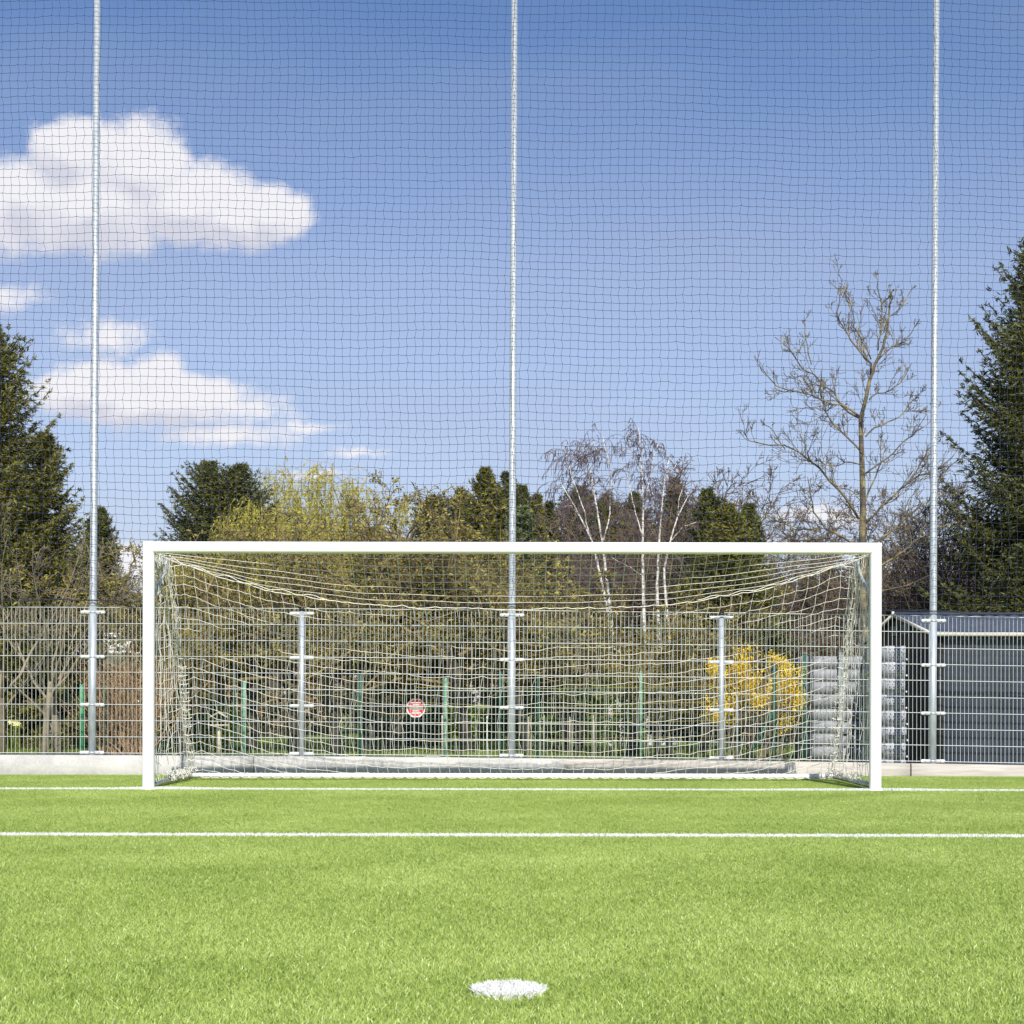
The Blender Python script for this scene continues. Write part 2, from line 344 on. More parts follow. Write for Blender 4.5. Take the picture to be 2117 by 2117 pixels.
# ------------------------------------------------------------------ concrete plinth wall
FY = 18.86
def zb(x):            # the top of the plinth falls slowly to the right
    return .1995-.0084*x-.00058*x*x
def conc(name, base, dark, wood):
    m, nt, b = newmat(name); N = nt.nodes; L = nt.links; tc = N.new('ShaderNodeTexCoord')
    n1 = N.new('ShaderNodeTexNoise'); n1.inputs['Scale'].default_value = 38; n1.inputs['Detail'].default_value = 6; L.new(tc.outputs['Object'], n1.inputs[0])
    mp = N.new('ShaderNodeMapping'); L.new(tc.outputs['Object'], mp.inputs[0]); mp.inputs['Scale'].default_value = (.8, 1, 12 if wood else 1.2)
    n2 = N.new('ShaderNodeTexNoise'); n2.inputs['Scale'].default_value = 3; n2.inputs['Detail'].default_value = 8; n2.inputs['Distortion'].default_value = .6; L.new(mp.outputs[0], n2.inputs[0])
    a = N.new('ShaderNodeMath'); a.operation = 'MULTIPLY_ADD'; L.new(n1.outputs[0], a.inputs[0]); a.inputs[1].default_value = .45 if not wood else .15; L.new(n2.outputs[0], a.inputs[2])
    r = N.new('ShaderNodeValToRGB'); L.new(a.outputs[0], r.inputs[0]); e = r.color_ramp.elements; e[0].position = .45; e[1].position = .9; e[0].color = c4(dark); e[1].color = c4(base)
    L.new(r.outputs[0], b.inputs['Base Color']); b.inputs['Roughness'].default_value = .9; b.inputs['Specular IOR Level'].default_value = .2
    bp = N.new('ShaderNodeBump'); bp.inputs['Strength'].default_value = .35; bp.inputs['Distance'].default_value = .01; L.new(a.outputs[0], bp.inputs['Height']); L.new(bp.outputs[0], b.inputs['Normal'])
    return m
mc1 = conc('speckled_concrete', (.53, .52, .50), (.35, .345, .335), False); mc2 = conc('formed_concrete', (.56, .53, .49), (.40, .37, .335), True)
wall = thing('concrete_wall', 'low grey concrete wall carrying the wire fence behind the goal', 'wall', (0, 18.8, 0))
for (xa, xb, mt_) in ((-24, -3.17, mc1), (-3.165, .62, mc1), (.625, 4.885, mc1 if False else mc2), (4.90, 24, mc2)):
    xs = np.arange(xa, xb, .5).tolist()+[xb]; g = G(); V = []
    for x in xs:
        z = zb(max(-9, min(9, x))); ch = .012
        V += [(x, -.12, -.2), (x, -.12, z-ch), (x, -.12+ch, z), (x, .16, z), (x, .16, -.2)]
    V = np.array(V); n = len(xs)
    Qs = [(i*5+j, (i+1)*5+j, (i+1)*5+(j+1) % 5, i*5+(j+1) % 5) for i in range(n-1) for j in range(5)]
    g.add(V, Qs, None, [[4, 3, 2, 1, 0], [(n-1)*5+k for k in range(5)]]); g.build('wall_section', mt_, wall)

# ------------------------------------------------------------------ net poles, fence
FH = 1.80
POLEX = [(190.7, 1560), (1057.3, 1566), (1927.5, 1577)]
def clamp_mesh(side):
    g = G(); n = 7
    x0, x1 = (.030, .155) if side > 0 else (-.155, -.030)
    y0, y1 = -.030, -.018; r = .021; pts = []
    xc0, xc1 = x0+ (0 if side > 0 else r), x1-(r if side > 0 else 0)
    prof = []
    if side > 0:
        prof = [(x0, -r)]+[(x1-r+math.cos(a)*r, math.sin(a)*r) for a in np.linspace(-PI/2, PI/2, n)]+[(x0, r)]
    else:
        prof = [(x1, r)]+[(x0+r+math.cos(a)*r, math.sin(a)*r) for a in np.linspace(PI/2, 3*PI/2, n)]+[(x1, -r)]
    k = len(prof); V = [(x, y0, z) for x, z in prof]+[(x, y1, z) for x, z in prof]
    g.add(V, [(i, (i+1) % k, k+(i+1) % k, k+i) for i in range(k)][:], None, [list(range(k))[::-1], [k+i for i in range(k)]])
    return g
def bolt_mesh(side):
    g = G(); x = .095*side
    g.tube([(x, -.030, 0), (x, -.040, 0)], .008, 6); return g
def ring_mesh(r):
    g = G(); g.tube([(0, 0, -.012), (0, 0, .012)], r+.002, 20); return g
CL = [.03, .62, 1.215, 1.765]
proto_clamps = {}
def add_clamps(root, r):
    for z in CL:
        for s in (-1, 1):
            key = ('c', s)
            if key not in proto_clamps:
                o = clamp_mesh(s).build('clamp', m_clamp, root, loc=(0, 0, z)); b = bolt_mesh(s).build('bolt', m_galv, o); proto_clamps[key] = (o, b)
            else:
                o0, b0 = proto_clamps[key]; o = o0.copy(); link(o, root); o.location = (0, 0, z); b = b0.copy(); link(b, o)
        key = ('r', r)
        if key not in proto_clamps: proto_clamps[key] = ring_mesh(r).build('clamp_band', m_galv, root, smooth=False, loc=(0, 0, z))
        else:
            o = proto_clamps[key].copy(); link(o, root); o.location = (0, 0, z)
pl = ['tall galvanised net pole standing left of the goal', 'tall galvanised net pole rising behind the middle of the crossbar', 'tall galvanised net pole standing right of the goal in front of the dark shed']
polex = []
pole0 = None
for i, (px, py) in enumerate(POLEX):
    x, _, z = P(px, py, FY); polex.append(x)
    if i == 0:
        pole0 = thing('net_pole', pl[i], 'pole', (x, FY, zb(x)), 'tall poles carrying the ball stop net')
        g = G(); g.tube([(0, 0, -.3), (0, 0, 1.84)], .0475, 24); g.build('lower_tube', m_galv, pole0, True)
        g = G(); g.tube([(0, 0, 1.84), (0, 0, 1.86), (0, 0, 11.5)], [.0475, .0445, .036], 24); g.build('upper_tube', m_galv, pole0, True)
        add_clamps(pole0, .0475)
        r = pole0
    else:
        r = dup(pole0, (x, FY, zb(x)), pl[i])
    r.rotation_euler[1] = math.radians([.28, .13, .2][i])
for o in bpy.data.objects:
    if o.type == 'MESH' and o.name.startswith(('lower_tube', 'upper_tube', 'clamp_band')):
        for p in o.data.polygons: p.use_smooth = len(p.vertices) == 4

fence = thing('wire_fence', 'silver double rod wire mesh fence on the low concrete wall', 'fence', (0, FY, 0))
px2 = [P(623.6, 1563, FY)[0], P(1491, 1572, FY)[0]]
sp = polex[1]-polex[0]
postx = [polex[0]-sp/2, px2[0], px2[1], polex[2]+sp/2]
for x in postx:
    g = G(); z = zb(x); g.tube([(0, 0, -.3), (0, 0, 1.80)], .033, 20)
    o = g.build('fence_post', m_galv, fence, True, loc=(x, 0, z)); 
    for p in o.data.polygons: p.use_smooth = len(p.vertices) == 4
    g = G(); g.tube([(0, 0, 1.795), (0, 0, 1.83)], [.037, .035], 20); g.build('post_cap', m_black, o)
    for zc in CL:
        for s in (-1, 1):
            o0, b0 = proto_clamps[('c', s)]; c = o0.copy(); link(c, o); c.location = (0, .012, zc)
allx = sorted(polex+postx+[polex[0]-sp, polex[2]+sp])
for a, b in zip(allx[:-1], allx[1:]):
    g = G(); x0 = a+.045; x1 = b-.045; n = int(round((x1-x0)/.05)); xs = np.linspace(x0, x1, n+1)
    zz = np.array([zb(x) for x in xs]); y = np.full(n+1, -.008)
    P0 = np.stack([xs, y, zz+.012], 1); P1 = np.stack([xs, y, zz+FH+.03], 1); g.segs(P0, P1, .0032, .0032, 5)
    for k in range(10):
        for dy in (-.0085, .0085):
            hz = .025+k*.2
            g.tube([(x0-.012, -.008+dy, zb(x0)+hz), (x1+.012, -.008+dy, zb(x1)+hz)], .0042, 5, False)
    g.build('mesh_panel', m_galvwire, fence)

# ball-stop net
def stop_net():
    r = np.random.default_rng(21); g = G()
    xs = np.arange(-10.4, 10.45, .1); zs = np.arange(0, 9.9, .0985)
    nx, nz = len(xs), len(zs); X, Z = np.meshgrid(xs, zs)          # rows
    base = np.array([zb(np.clip(x, -9, 9)) for x in xs])[None]+1.905
    # scallop between the poles: tight at the poles, slack between
    u = ((X-polex[0])/sp) % 1.0; slack = np.sin(PI*u)**1.0
    zz = base+Z-.015*slack*(1.0+.6*np.sin(Z*1.3))+.009*np.sin(X*1.9+Z*.7)+.005*np.sin(X*4.1-Z*1.9)
    zz += -.0028*(X)*np.clip(Z/6, 0, 1)
    zz += .012*np.sin(X*.9+Z*2.3)
    xx = X+.006*Z*0.35+.012*np.sin(Z*1.7+X*1.1)+.006*np.sin(Z*4.3+X*.7)+.005*np.where((np.arange(nz) % 2)[:, None] == 0, 1, -1)
    xx += r.normal(0, .004, xx.shape); zz += r.normal(0, .0035, zz.shape)
    yy = FY-.075+.03*slack*np.sin(Z*.9+X)*-1-.02*slack
    K = np.stack([xx, yy, zz], -1)
    # horizontals with a small dip, verticals kinked at each knot
    A = K[:, :-1].reshape(-1, 3); B = K[:, 1:].reshape(-1, 3); Mi = (A+B)/2; Mi[:, 2] -= r.uniform(.001, .008, len(Mi))
    g.segs(A, Mi, .0027, .0027, 3); g.segs(Mi, B, .0027, .0027, 3)
    A = K[:-1].reshape(-1, 3); B = K[1:].reshape(-1, 3); L1 = A+(B-A)*.3; L1[:, 0] += r.uniform(-.005, .008, len(A)); 
    g.segs(A, L1, .0023, .0021, 3); g.segs(L1, B, .0021, .0023, 3)
    C = K.reshape(-1, 3); s = .0068; o = np.array([[s, 0, 0], [-s, 0, 0], [0, s, 0], [0, -s, 0], [0, 0, s], [0, 0, -s]])
    V = (C[:, None]+o[None]).reshape(-1, 3); t = np.array([(0,2,4),(2,1,4),(1,3,4),(3,0,4),(2,0,5),(1,2,5),(3,1,5),(0,3,5)])
    g.add(V, None, (np.arange(len(C))*6)[:, None, None].repeat(1, 1)+t[None])
    return g, K
root = thing('ball_stop_net', 'huge dark square mesh net hung on the tall poles', 'net', (0, FY, 2))
g, K = stop_net()
for v in g.V: v -= np.array([0, FY, 2])
g.build('netting', m_netdark, root)
g = G(); b0 = K[0]-np.array([0, FY, 2]); r_ = np.random.default_rng(3)
pts = [tuple(p+np.array([0, -.004, -.012-.035*math.sin(PI*(((p[0]-polex[0])/sp) % 1))**2+r_.uniform(-.006, .006)])) for p in b0[::2]]
g.tube(pts, .0065, 6); g.build('bottom_rope', m_rope, root)

# ------------------------------------------------------------------ goal
GX = 3.72; CZ = 2.464; PR = .060
goal = thing('football_goal', 'white football goal with net standing on the turf', 'goal', (0, GOALY, 0))
def mitre_post(s):
    g = G(); n = 32; V = []
    for (zz, mit) in ((-.03, 0), (CZ, 1)):
        for j in range(n):
            a = 2*PI*j/n; ca = math.cos(a); sa = math.sin(a)
            ex = 2/2.6; x = PR*abs(ca)**ex*(1 if ca > 0 else -1); y = PR*abs(sa)**ex*(1 if sa > 0 else -1)
            V.append((s*GX+x, y, zz+(mit*x*s if mit else 0)))
    g.add(V, [(j, (j+1) % n, n+(j+1) % n, n+j) for j in range(n)]); return g
for s in (-1, 1):
    o = mitre_post(s).build('goalpost', m_white, goal, True)
    g = G(); g.tube([(s*GX, 0, -.03), (s*GX, 0, -.004)], .085, 24); g.build('ground_sleeve', m_white, o)
g = G(); n = 32; V = []
for s in (-1, 1):
    for j in range(n):
        a = 2*PI*j/n; ca = math.cos(a); sa = math.sin(a); ex = 2/2.6
        z = PR*abs(ca)**ex*(1 if ca > 0 else -1); y = PR*abs(sa)**ex*(1 if sa > 0 else -1)
        V.append((s*(GX+z), y, CZ+z))
g.add(V, [(j, n+j, n+(j+1) % n, (j+1) % n) for j in range(n)]); g.build('crossbar', m_white, goal, True)
DB = 1.93; BZ = .04     # depth of the ground frame
for s in (-1, 1):
    g = G(); g.tube([(s*GX, .05, .030), (s*GX, .9, .035), (s*GX, DB-.02, BZ)], .030, 16); g.build('side_bar', m_alu, goal, True)
    g = G(); g.tube([(s*(GX+.004), .78, 2.475), (s*GX, .80, 2.43), (s*GX, .795, 2.38), (s*GX, .76, 2.32), (s*GX, .66, 2.24), (s*GX, .45, 2.12), (s*GX, .22, 1.99), (s*GX, .055, 1.90)], .017, 12)
    o = g.build('net_bracket', m_galv, goal, True)
    g = G(); g.tube([(s*GX, .78, 2.435), (s*GX, .80, 2.49)], .030, 14); g.build('black_plug', m_black, o)
g = G(); g.tube([(-GX-.03, DB, BZ), (GX-.14, DB, BZ)], .029, 16); g.tube([(GX-.14, DB, BZ), (GX+.03, DB, BZ)], .026, 16); g.build('rear_ground_bar', m_white, goal, True)

ZT = np.array([[0, 1.892], [1.12, 1.913], [1.61, 1.939], [2.01, 1.986], [2.29, 2.03], [2.76, 2.116], [3.02, 2.20], [3.23, 2.25], [3.42, 2.325], [3.59, 2.37], [3.72, 2.45]])
def zT(x): return np.interp(np.abs(x), ZT[:, 0], ZT[:, 1])
def dT(x): return np.interp(np.abs(x), [0, 2, 3.2, 3.72], [.87, .85, .80, .80])
def goal_net():
    r = np.random.default_rng(5); g = G(); CR = .0026; c = .12
    xs = np.concatenate([[-3.72, -3.64], np.arange(-3.55, 3.56, .1183), [3.64, 3.72]]); nx = len(xs)
    def stroke(pts, rad=CR, n=4, jit=.0):
        pts = np.asarray(pts, float); g.segs(pts[:-1], pts[1:], rad, rad, n)
    wob = r.normal(0, .009, nx)
    # rear panel: point at slant distance q below the rear rope in column x
    def rear(x, q, k=0):
        z0 = zT(x); d0 = dT(x); Ls = math.hypot(DB-d0, z0-BZ); t = min(q/Ls, 1)
        belly = .10*math.sin(PI*t)*(1-.4*abs(x)/3.72)
        return (x, d0+(DB-d0)*t**1.15+belly, z0+(BZ-z0)*t), Ls
    def edge(x):       # the rows dip between the corner fold and the side lacing
        a = abs(x)
        return .11*max(0, (a-3.55)/.17) if a > 3.55 else 0
    nrow = 24
    jx = r.normal(0, .007, (nrow+1, nx)); jz = r.normal(0, .007, (nrow+1, nx))
    grid = {}
    for k in range(nrow+1):
        for i, x in enumerate(xs):
            sag = .018*math.sin(x*2.2+k*.35)+.01*math.sin(x*5.1-k)
            q = k*c+edge(x)+sag*min(k, 3)/3; p, Ls = rear(x, max(q, 0))
            if q <= Ls+.001:
                drift = .05*math.sin(k*.33+.4)*math.sin(PI*(x+3.72)/7.44*1.5)
                grid[k, i] = np.array([p[0]+jx[k, i]+drift*(1 if abs(x) < 3.5 else 0)*min(k, 4)/4, p[1]+r.normal(0, .01), p[2]+jz[k, i]])
    for k in range(nrow+1):
        for i in range(nx-1):
            if (k, i) in grid and (k, i+1) in grid:
                a = grid[k, i]; b = grid[k, i+1]; m = (a+b)/2; m[2] -= r.uniform(0, .010)
                stroke([a, m, b], CR if k else .0045)
            elif (k, i) in grid or (k, i+1) in grid:      # runs into the ground bar
                a = grid.get((k, i), grid.get((k, i+1))); xx = xs[i+1] if (k, i) in grid else xs[i]
                stroke([a, (a[0]+(xx-a[0])*.6, DB-.01, BZ+.03)])
    for i in range(nx):
        pts = [grid[k, i] for k in range(nrow+1) if (k, i) in grid]
        q = pts[-1]; pts.append(np.array([xs[i]+r.normal(0, .01), DB+r.normal(0, .01), BZ+.03])); pts.append(np.array([xs[i]+.02, DB-.031, BZ-.012])); 
        stroke(pts)
    # roof panel: rows keep their distance from the rear rope and end on the crossbar
    for i, x in enumerate(xs):
        z0 = zT(x); d0 = dT(x); stroke([(x+.3*wob[i], .05, CZ-.02), (x+wob[i], d0*.5, (z0+CZ-.02)/2-.02-.01*math.sin(x*7)), (x, d0, z0)])
    for k in range(1, 9):
        pts = []
        for x in xs:
            z0 = zT(x); d0 = dT(x); Lr = math.hypot(d0-.05, CZ-.02-z0); q = k*c
            if q < Lr:
                t = q/Lr; pts.append((x, d0+(.05-d0)*t, z0+(CZ-.02-z0)*t-.04*t*(1-t)*4*.5+.006*math.sin(x*6+k)))
            elif pts: stroke(pts); pts = []
        if len(pts) > 1: stroke(pts)
    # second cord laced along the rear rope near the corners
    for s in (-1, 1):
        pts = [(s*x, dT(x)-.012, zT(x)+.018+.014*math.sin(x*21)) for x in np.linspace(3.70, 2.0, 26)]; stroke(pts, .004)
    # side panels, slack and creased
    for s in (-1, 1):
        cols = np.linspace(.02, DB, 15); rows = np.arange(0, 2.45, .12); Gd = {}
        for a, dd in enumerate(cols):
            ztop = 2.44 if dd < .8 else 2.44+(BZ-2.44)*(dd-.8)/(DB-.8)
            for b_, z in enumerate(rows):
                zz = 2.44-z-.05*math.sin(dd*3)
                rear_d = .8+(DB-.8)*np.clip((2.44-zz)/2.4, 0, 1)          # rear edge leans back
                y = dd/DB*rear_d
                fold = .03*math.sin(dd*9+z*1.5+s)+.02*math.sin(dd*17-z*2)
                Gd[a, b_] = np.array([s*(GX-.01)-s*abs(fold)*.9*(.3+.7*min(1, z/1.0)) + r.normal(0, .008), y+r.normal(0, .012), max(zz+r.normal(0, .012), BZ+.02)])
        for a in range(len(cols)):
            stroke([Gd[a, b_] for b_ in range(len(rows))]+[np.array([s*GX, cols[a], .05])])
        for b_ in range(len(rows)):
            stroke([Gd[a, b_] for a in range(len(cols))])
        # lacing where the side meets the rear
        for off in (0, .02, -.02, .035):
            pts = []
            for t in np.linspace(0, 1, 60):
                d = .8+(DB-.8)*t; pts.append((s*(GX-.01-abs(off)*1.2)-s*(.012*math.sin(t*40+off*90)+.01*math.sin(t*91)), d+off, 2.44-2.38*t))
            stroke(pts, .0035)
        for t in np.linspace(.45, .97, 14):
            d = .8+(DB-.8)*t; z = 2.44-2.38*t
            stroke([(s*(GX+.0), d-.02, z), (s*(GX-.06), d-.05, z-.01), (s*(GX-.10), d, z+.005)], .004)
        # heap of slack netting along the side ground bar
        for q in range(26):
            y = r.uniform(.25 if s > 0 else .7, DB+.02); x = s*(GX-r.uniform(-.01, .10)); z = r.uniform(.05, .12); pts = []
            d = r.normal(0, 1, 3)
            for t in range(9):
                a = t*.8+q; pts.append((x+.035*math.cos(a*1.3)*(1 if q % 2 else .6), y+.05*math.sin(a), z+.03*math.cos(a*1.7+q)))
            stroke(pts, .003)
    # ties round the rear bar
    for x in np.arange(-3.6, 3.6, .118):
        x += r.normal(0, .012); pts = [(x+.01*math.sin(a*2), DB+.034*math.sin(a), BZ+.034*math.cos(a)) for a in np.linspace(0, 2*PI, 9)]; stroke(pts, .0026)
        stroke([(x, DB-.035, BZ), (x+.05, DB-.045, BZ-.028), (x+.118, DB-.038, BZ-.022)], .0035)
    return g
goal_net().build('goal_net', m_cord, goal)

# ------------------------------------------------------------------ round red sign wired behind the fence
sx, sy, sz = P(860, 1463.5, FY+.02)
m_sw = M('sign_white', (.78, .78, .76), (.66, .66, .64), 30, .5); m_sr = M('sign_red', (.62, .035, .03), (.52, .04, .035), 30, .45)
sign = thing('warning_sign', 'small octagonal white sign with red disc hung on the wire fence', 'sign', (sx, FY+.012, sz))
def ngon(g, n, r, y0, y1, rot=0, cx=0, cz=0):
    V = [(cx+r*math.cos(rot+2*PI*j/n), y, cz+r*math.sin(rot+2*PI*j/n)) for y in (y0, y1) for j in range(n)]
    g.add(V, [(j, (j+1) % n, n+(j+1) % n, n+j) for j in range(n)], None, [list(range(n)), [n+j for j in range(n)][::-1]]); return g
ngon(G(), 8, .124, 0, .004, PI/8).build('plate', m_sw, sign)
ngon(G(), 40, .103, -.0015, 0.0005).build('red_disc', m_sr, sign)
g = G().box(-.088, .088, -.003, -.0016, -.022, .022); g.build('white_bar', m_sw, sign)
g = G(); rr = random.Random(4)
for (z, x0, x1) in ((.062, -.058, .048), (.037, -.036, .030), (-.038, -.040, .036), (-.062, -.048, .052)):
    x = x0
    while x < x1:
        w = rr.uniform(.006, .011); g.box(x, x+w, -.003, -.0016, z-.009, z+.009); g.box(x+w*.5, x+w+.005, -.0031, -.0017, z-.002, z+.003); x += w+.005
g.build('small_print', m_sw, sign)

exec_parts = True
# ------------------------------------------------------------------ plant growing
def unit(v): return v/(np.linalg.norm(v, axis=-1, keepdims=True)+1e-9)
def poly(starts, dirs, lens, K, curl, up, r, grav=None):
    N = len(starts); pts = np.zeros((N, K+1, 3)); pts[:, 0] = starts; d = unit(dirs.copy())
    drift = r.normal(0, 1, (N, 3))*curl*.6
    for k in range(K):
        d = unit(d+drift/K+r.normal(0, 1, (N, 3))*curl/math.sqrt(K)+np.array([0, 0, up])/K)
        pts[:, k+1] = pts[:, k]+d*(lens/K)[:, None]
    return pts
def child(pts, lens, rads, n, ratio, ang, r, tmin=.2, rr=.5, upb=0.):
    N, K1, _ = pts.shape; K = K1-1
    t = r.uniform(tmin, .98, (N, n)); f = t*K; i = np.minimum(f.astype(int), K-1); w = (f-i)[..., None]
    a = np.take_along_axis(pts, i[..., None].repeat(3, -1), 1); b = np.take_along_axis(pts, (i+1)[..., None].repeat(3, -1), 1)
    p = a+(b-a)*w; d = unit(b-a); q = unit(r.normal(0, 1, (N, n, 3))+np.array([0, 0, upb])); perp = unit(q-d*(q*d).sum(-1, keepdims=True))
    an = ang*r.uniform(.6, 1.3, (N, n, 1)); nd = d*np.cos(an)+perp*np.sin(an)
    nl = lens[:, None]*ratio*r.uniform(.5, 1.25, (N, n))*(1.1-.6*t)
    nr = rads[:, None]*(1-.6*t)*rr
    return p.reshape(-1, 3), nd.reshape(-1, 3), nl.ravel(), nr.ravel()
def emit(g, pts, rads, n=3, tip=.3):
    N, K1, _ = pts.shape; K = K1-1; s = 1-(1-tip)*np.arange(K1)/K
    R_ = np.maximum(rads[:, None]*s[None], np.minimum(rads[:, None], .004))
    g.segs(pts[:, :-1].reshape(-1, 3), pts[:, 1:].reshape(-1, 3), R_[:, :-1].ravel(), R_[:, 1:].ravel(), n)
def grow(g, starts, dirs, lens, rads, levels, r, leafcb=None, minr=.0025, zmin=-9):
    """levels: (K, curl, up, nchild, ratio, angle)"""
    st, di, le, ra = [np.asarray(v, float) for v in (starts, dirs, lens, rads)]
    for li, (K, curl, up, nc, ratio, ang) in enumerate(levels):
        pts = poly(st, di, le, K, curl, up, r); emit(g, pts, np.maximum(ra, minr), 6 if li == 0 else 3, .12 if li == 0 else .45)
        if nc == 0: return pts
        if leafcb and li >= len(levels)-2: leafcb(pts)
        st, di, le, ra = child(pts, le, ra, nc, ratio, ang, r)
        ok = st[:, 2]+di[:, 2]*le*.6 > zmin; st, di, le, ra = st[ok], di[ok], le[ok], ra[ok]
    return pts
def resample(pl, K):
    pl = np.asarray(pl, float); d = np.concatenate([[0], np.cumsum(np.linalg.norm(np.diff(pl, axis=0), axis=1))])
    t = np.linspace(0, d[-1], K+1); return np.stack([np.interp(t, d, pl[:, i]) for i in range(3)], 1), d[-1]
def scatter_leaves(g, pts, per, size, r, spread=.03, asp=.45, hang=0.):
    N, K1, _ = pts.shape; K = K1-1; t = r.uniform(.15, 1, (N, per))*K; i = np.minimum(t.astype(int), K-1); w = (t-i)[..., None]
    a = np.take_along_axis(pts, i[..., None].repeat(3, -1), 1); b = np.take_along_axis(pts, (i+1)[..., None].repeat(3, -1), 1)
    C = (a+(b-a)*w).reshape(-1, 3)+r.normal(0, spread, (N*per, 3))
    A = unit(r.normal(0, 1, C.shape)+np.array([0, 0, -hang])); B = unit(np.cross(A, r.normal(0, 1, C.shape)))
    s = size*r.uniform(.5, 1.3, (len(C), 1)); g.leaves(C, A*s, B*s*asp)

m_bark = M('lichen_bark', (.095, .080, .055), (.29, .235, .10), 5.5, .9, detail=9, lo=.46, hi=.66)
m_barkd = M('dark_bark', (.05, .042, .032), (.12, .10, .07), 6, .9)
m_twig = M('olive_twigs', (.11, .086, .040), (.30, .225, .09), 2.2, .9)
m_twigb = M('brown_twigs', (.10, .070, .045), (.22, .165, .11), 2.2, .9)
m_twigp = M('tan_twigs', (.15, .125, .085), (.30, .255, .16), 2.2, .9)
m_twigo = M('orange_canes', (.48, .30, .15), (.38, .23, .11), 2.2, .8)
m_birch = M('birch_bark', (.66, .64, .60), (.22, .20, .18), 9, .8, stretch=(1, 1, 2.6), lo=.52, hi=.66)
m_birchtw = M('birch_twigs', (.11, .075, .075), (.17, .125, .12), 3, .85)
m_spruce = LEAF('spruce_needles', [(.050, .052, .012), (.145, .142, .028), (.29, .27, .06)], .12)
m_spruce2 = LEAF('dark_spruce_needles', [(.032, .040, .013), (.088, .097, .024), (.19, .19, .045)], .1)
m_pine = LEAF('pale_pine_needles', [(.06, .09, .035), (.13, .17, .06), (.25, .29, .12)], .15)
m_willow = LEAF('willow_catkins', [(.30, .28, .045), (.50, .46, .08), (.66, .61, .14)], .35)
m_bud = LEAF('olive_buds', [(.17, .155, .03), (.38, .345, .075), (.62, .56, .18)], .35)
m_fresh = LEAF('fresh_leaves', [(.08, .13, .02), (.20, .28, .04), (.34, .40, .08)], .3)
m_forsy = LEAF('forsythia_petals', [(.80, .52, .01), (.90, .68, .02), (.95, .80, .06)], .3)
m_brown = LEAF('brown_hedge_leaves', [(.11, .08, .045), (.24, .17, .085), (.40, .29, .15)], .1)
m_box = LEAF('boxwood_leaves', [(.05, .08, .010), (.15, .20, .025), (.28, .36, .05)], .15)
m_dark = LEAF('deep_hedge_leaves', [(.010, .018, .010), (.022, .034, .014), (.05, .065, .024)], .05)

def conifer(h, R0, prof, seed, whorls=46, nb=8, needle=.075, droop=.3, dens=1.0, zlo=.03, wid=.16, irr=.25):
    r = np.random.default_rng(seed); g = G(); gt = G(); gt.tube([(0, 0, -.3), (0, 0, h*.5), (0, 0, h*.98)], [h*.022, h*.013, .01], 8)
    C = []; A = []; Bs = []; SZ = []
    for i in range(whorls):
        f = zlo+(1-zlo)*((i+r.uniform(-.4, .4))/whorls); f = min(max(f, zlo), .985-.01*r.random()); z = h*f
        for b in range(nb):
            L = R0*prof(f)*r.uniform(1-irr, 1+irr*.6)*min(1, (1-f)*9+.12)+.04; a = r.uniform(0, 2*PI)
            el = -.25+1.1*f**2.5
            t = np.linspace(.12, 1, max(5, int(L*9))); dx = np.array([math.cos(a), math.sin(a)])
            hor = L*t; ver = z+L*(el*t-droop*t+(droop+.22)*t**2.4)
            px = np.stack([hor*dx[0], hor*dx[1], ver], 1)
            gt.segs(px[:-1:2], px[1::2][:len(px[:-1:2])], .012+.006*L*(1-f), .008, 3) if L > .4 else None
            tan = unit(np.gradient(px, axis=0)); side = np.stack([-dx[1]*np.ones(len(t)), dx[0]*np.ones(len(t)), np.zeros(len(t))], 1)
            for sgn in (-1, 1, 0):
                tl = (.30*L*(1-t)**.7+.10)*r.uniform(.6, 1.2, len(t)) if sgn else np.full(len(t), .10)
                d = unit(tan*.75+side*sgn*.9+np.array([0, 0, -.28])) if sgn else unit(tan+np.array([0, 0, .15]))
                n = np.maximum(3, (tl/needle*4.2*dens).astype(int))
                rep = np.repeat(np.arange(len(t)), n); u = r.uniform(0, 1, len(rep))
                c = px[rep]+d[rep]*(tl[rep]*u)[:, None]+np.stack([np.zeros(len(rep)), np.zeros(len(rep)), -.25*tl[rep]*u*u], 1)+r.normal(0, .018, (len(rep), 3))
                C.append(c); A.append(unit(d[rep]+r.normal(0, .45, (len(rep), 3))+np.array([0, 0, -.15])))
    C = np.concatenate(C); A = np.concatenate(A); B = unit(np.cross(A, r.normal(0, 1, A.shape)))
    s = needle*r.uniform(.5, 1.2, (len(C), 1)); g.leaves(C, A*s*.8, B*s*wid)
    return g, gt
def put_conifer(label, px, base_d, toppx, topy, h_r, prof, seed, mat, name='spruce_tree', group=None, zbase=-.05, **kw):
    x, y, z = P(toppx, topy, base_d); h = z-zbase+.08
    g, gt = conifer(h, h_r, prof, seed, **kw)
    o = thing(name, label, 'tree', (x, y, zbase), group); gt.build('trunk', m_barkd, o); g.build('crown', mat, o)
    return o
cone = lambda f: (1-f)**.84*(.25+.75*min(1, f*6+.5))*1.25
fat = lambda f: (1-f)**.62
roundp = lambda f: math.sqrt(max(0, 1-((f-.45)/.56)**2))
put_conifer('huge olive green spruce at the left edge of the picture', 0, 30, -20, 672, 2.3, fat, 1, m_spruce, whorls=64, nb=10, needle=.085, irr=.42, droop=.35)
put_conifer('dense spruce close behind the left net pole with low sweeping branches', 0, 31.5, 95, 905, 1.5, fat, 15, m_spruce, whorls=46, nb=9, needle=.085, irr=.45)
put_conifer('narrow dark spruce between the left net pole and goal', 0, 36, 206, 1055, 1.15, cone, 2, m_spruce2, zlo=.52, whorls=44, nb=8, needle=.08)
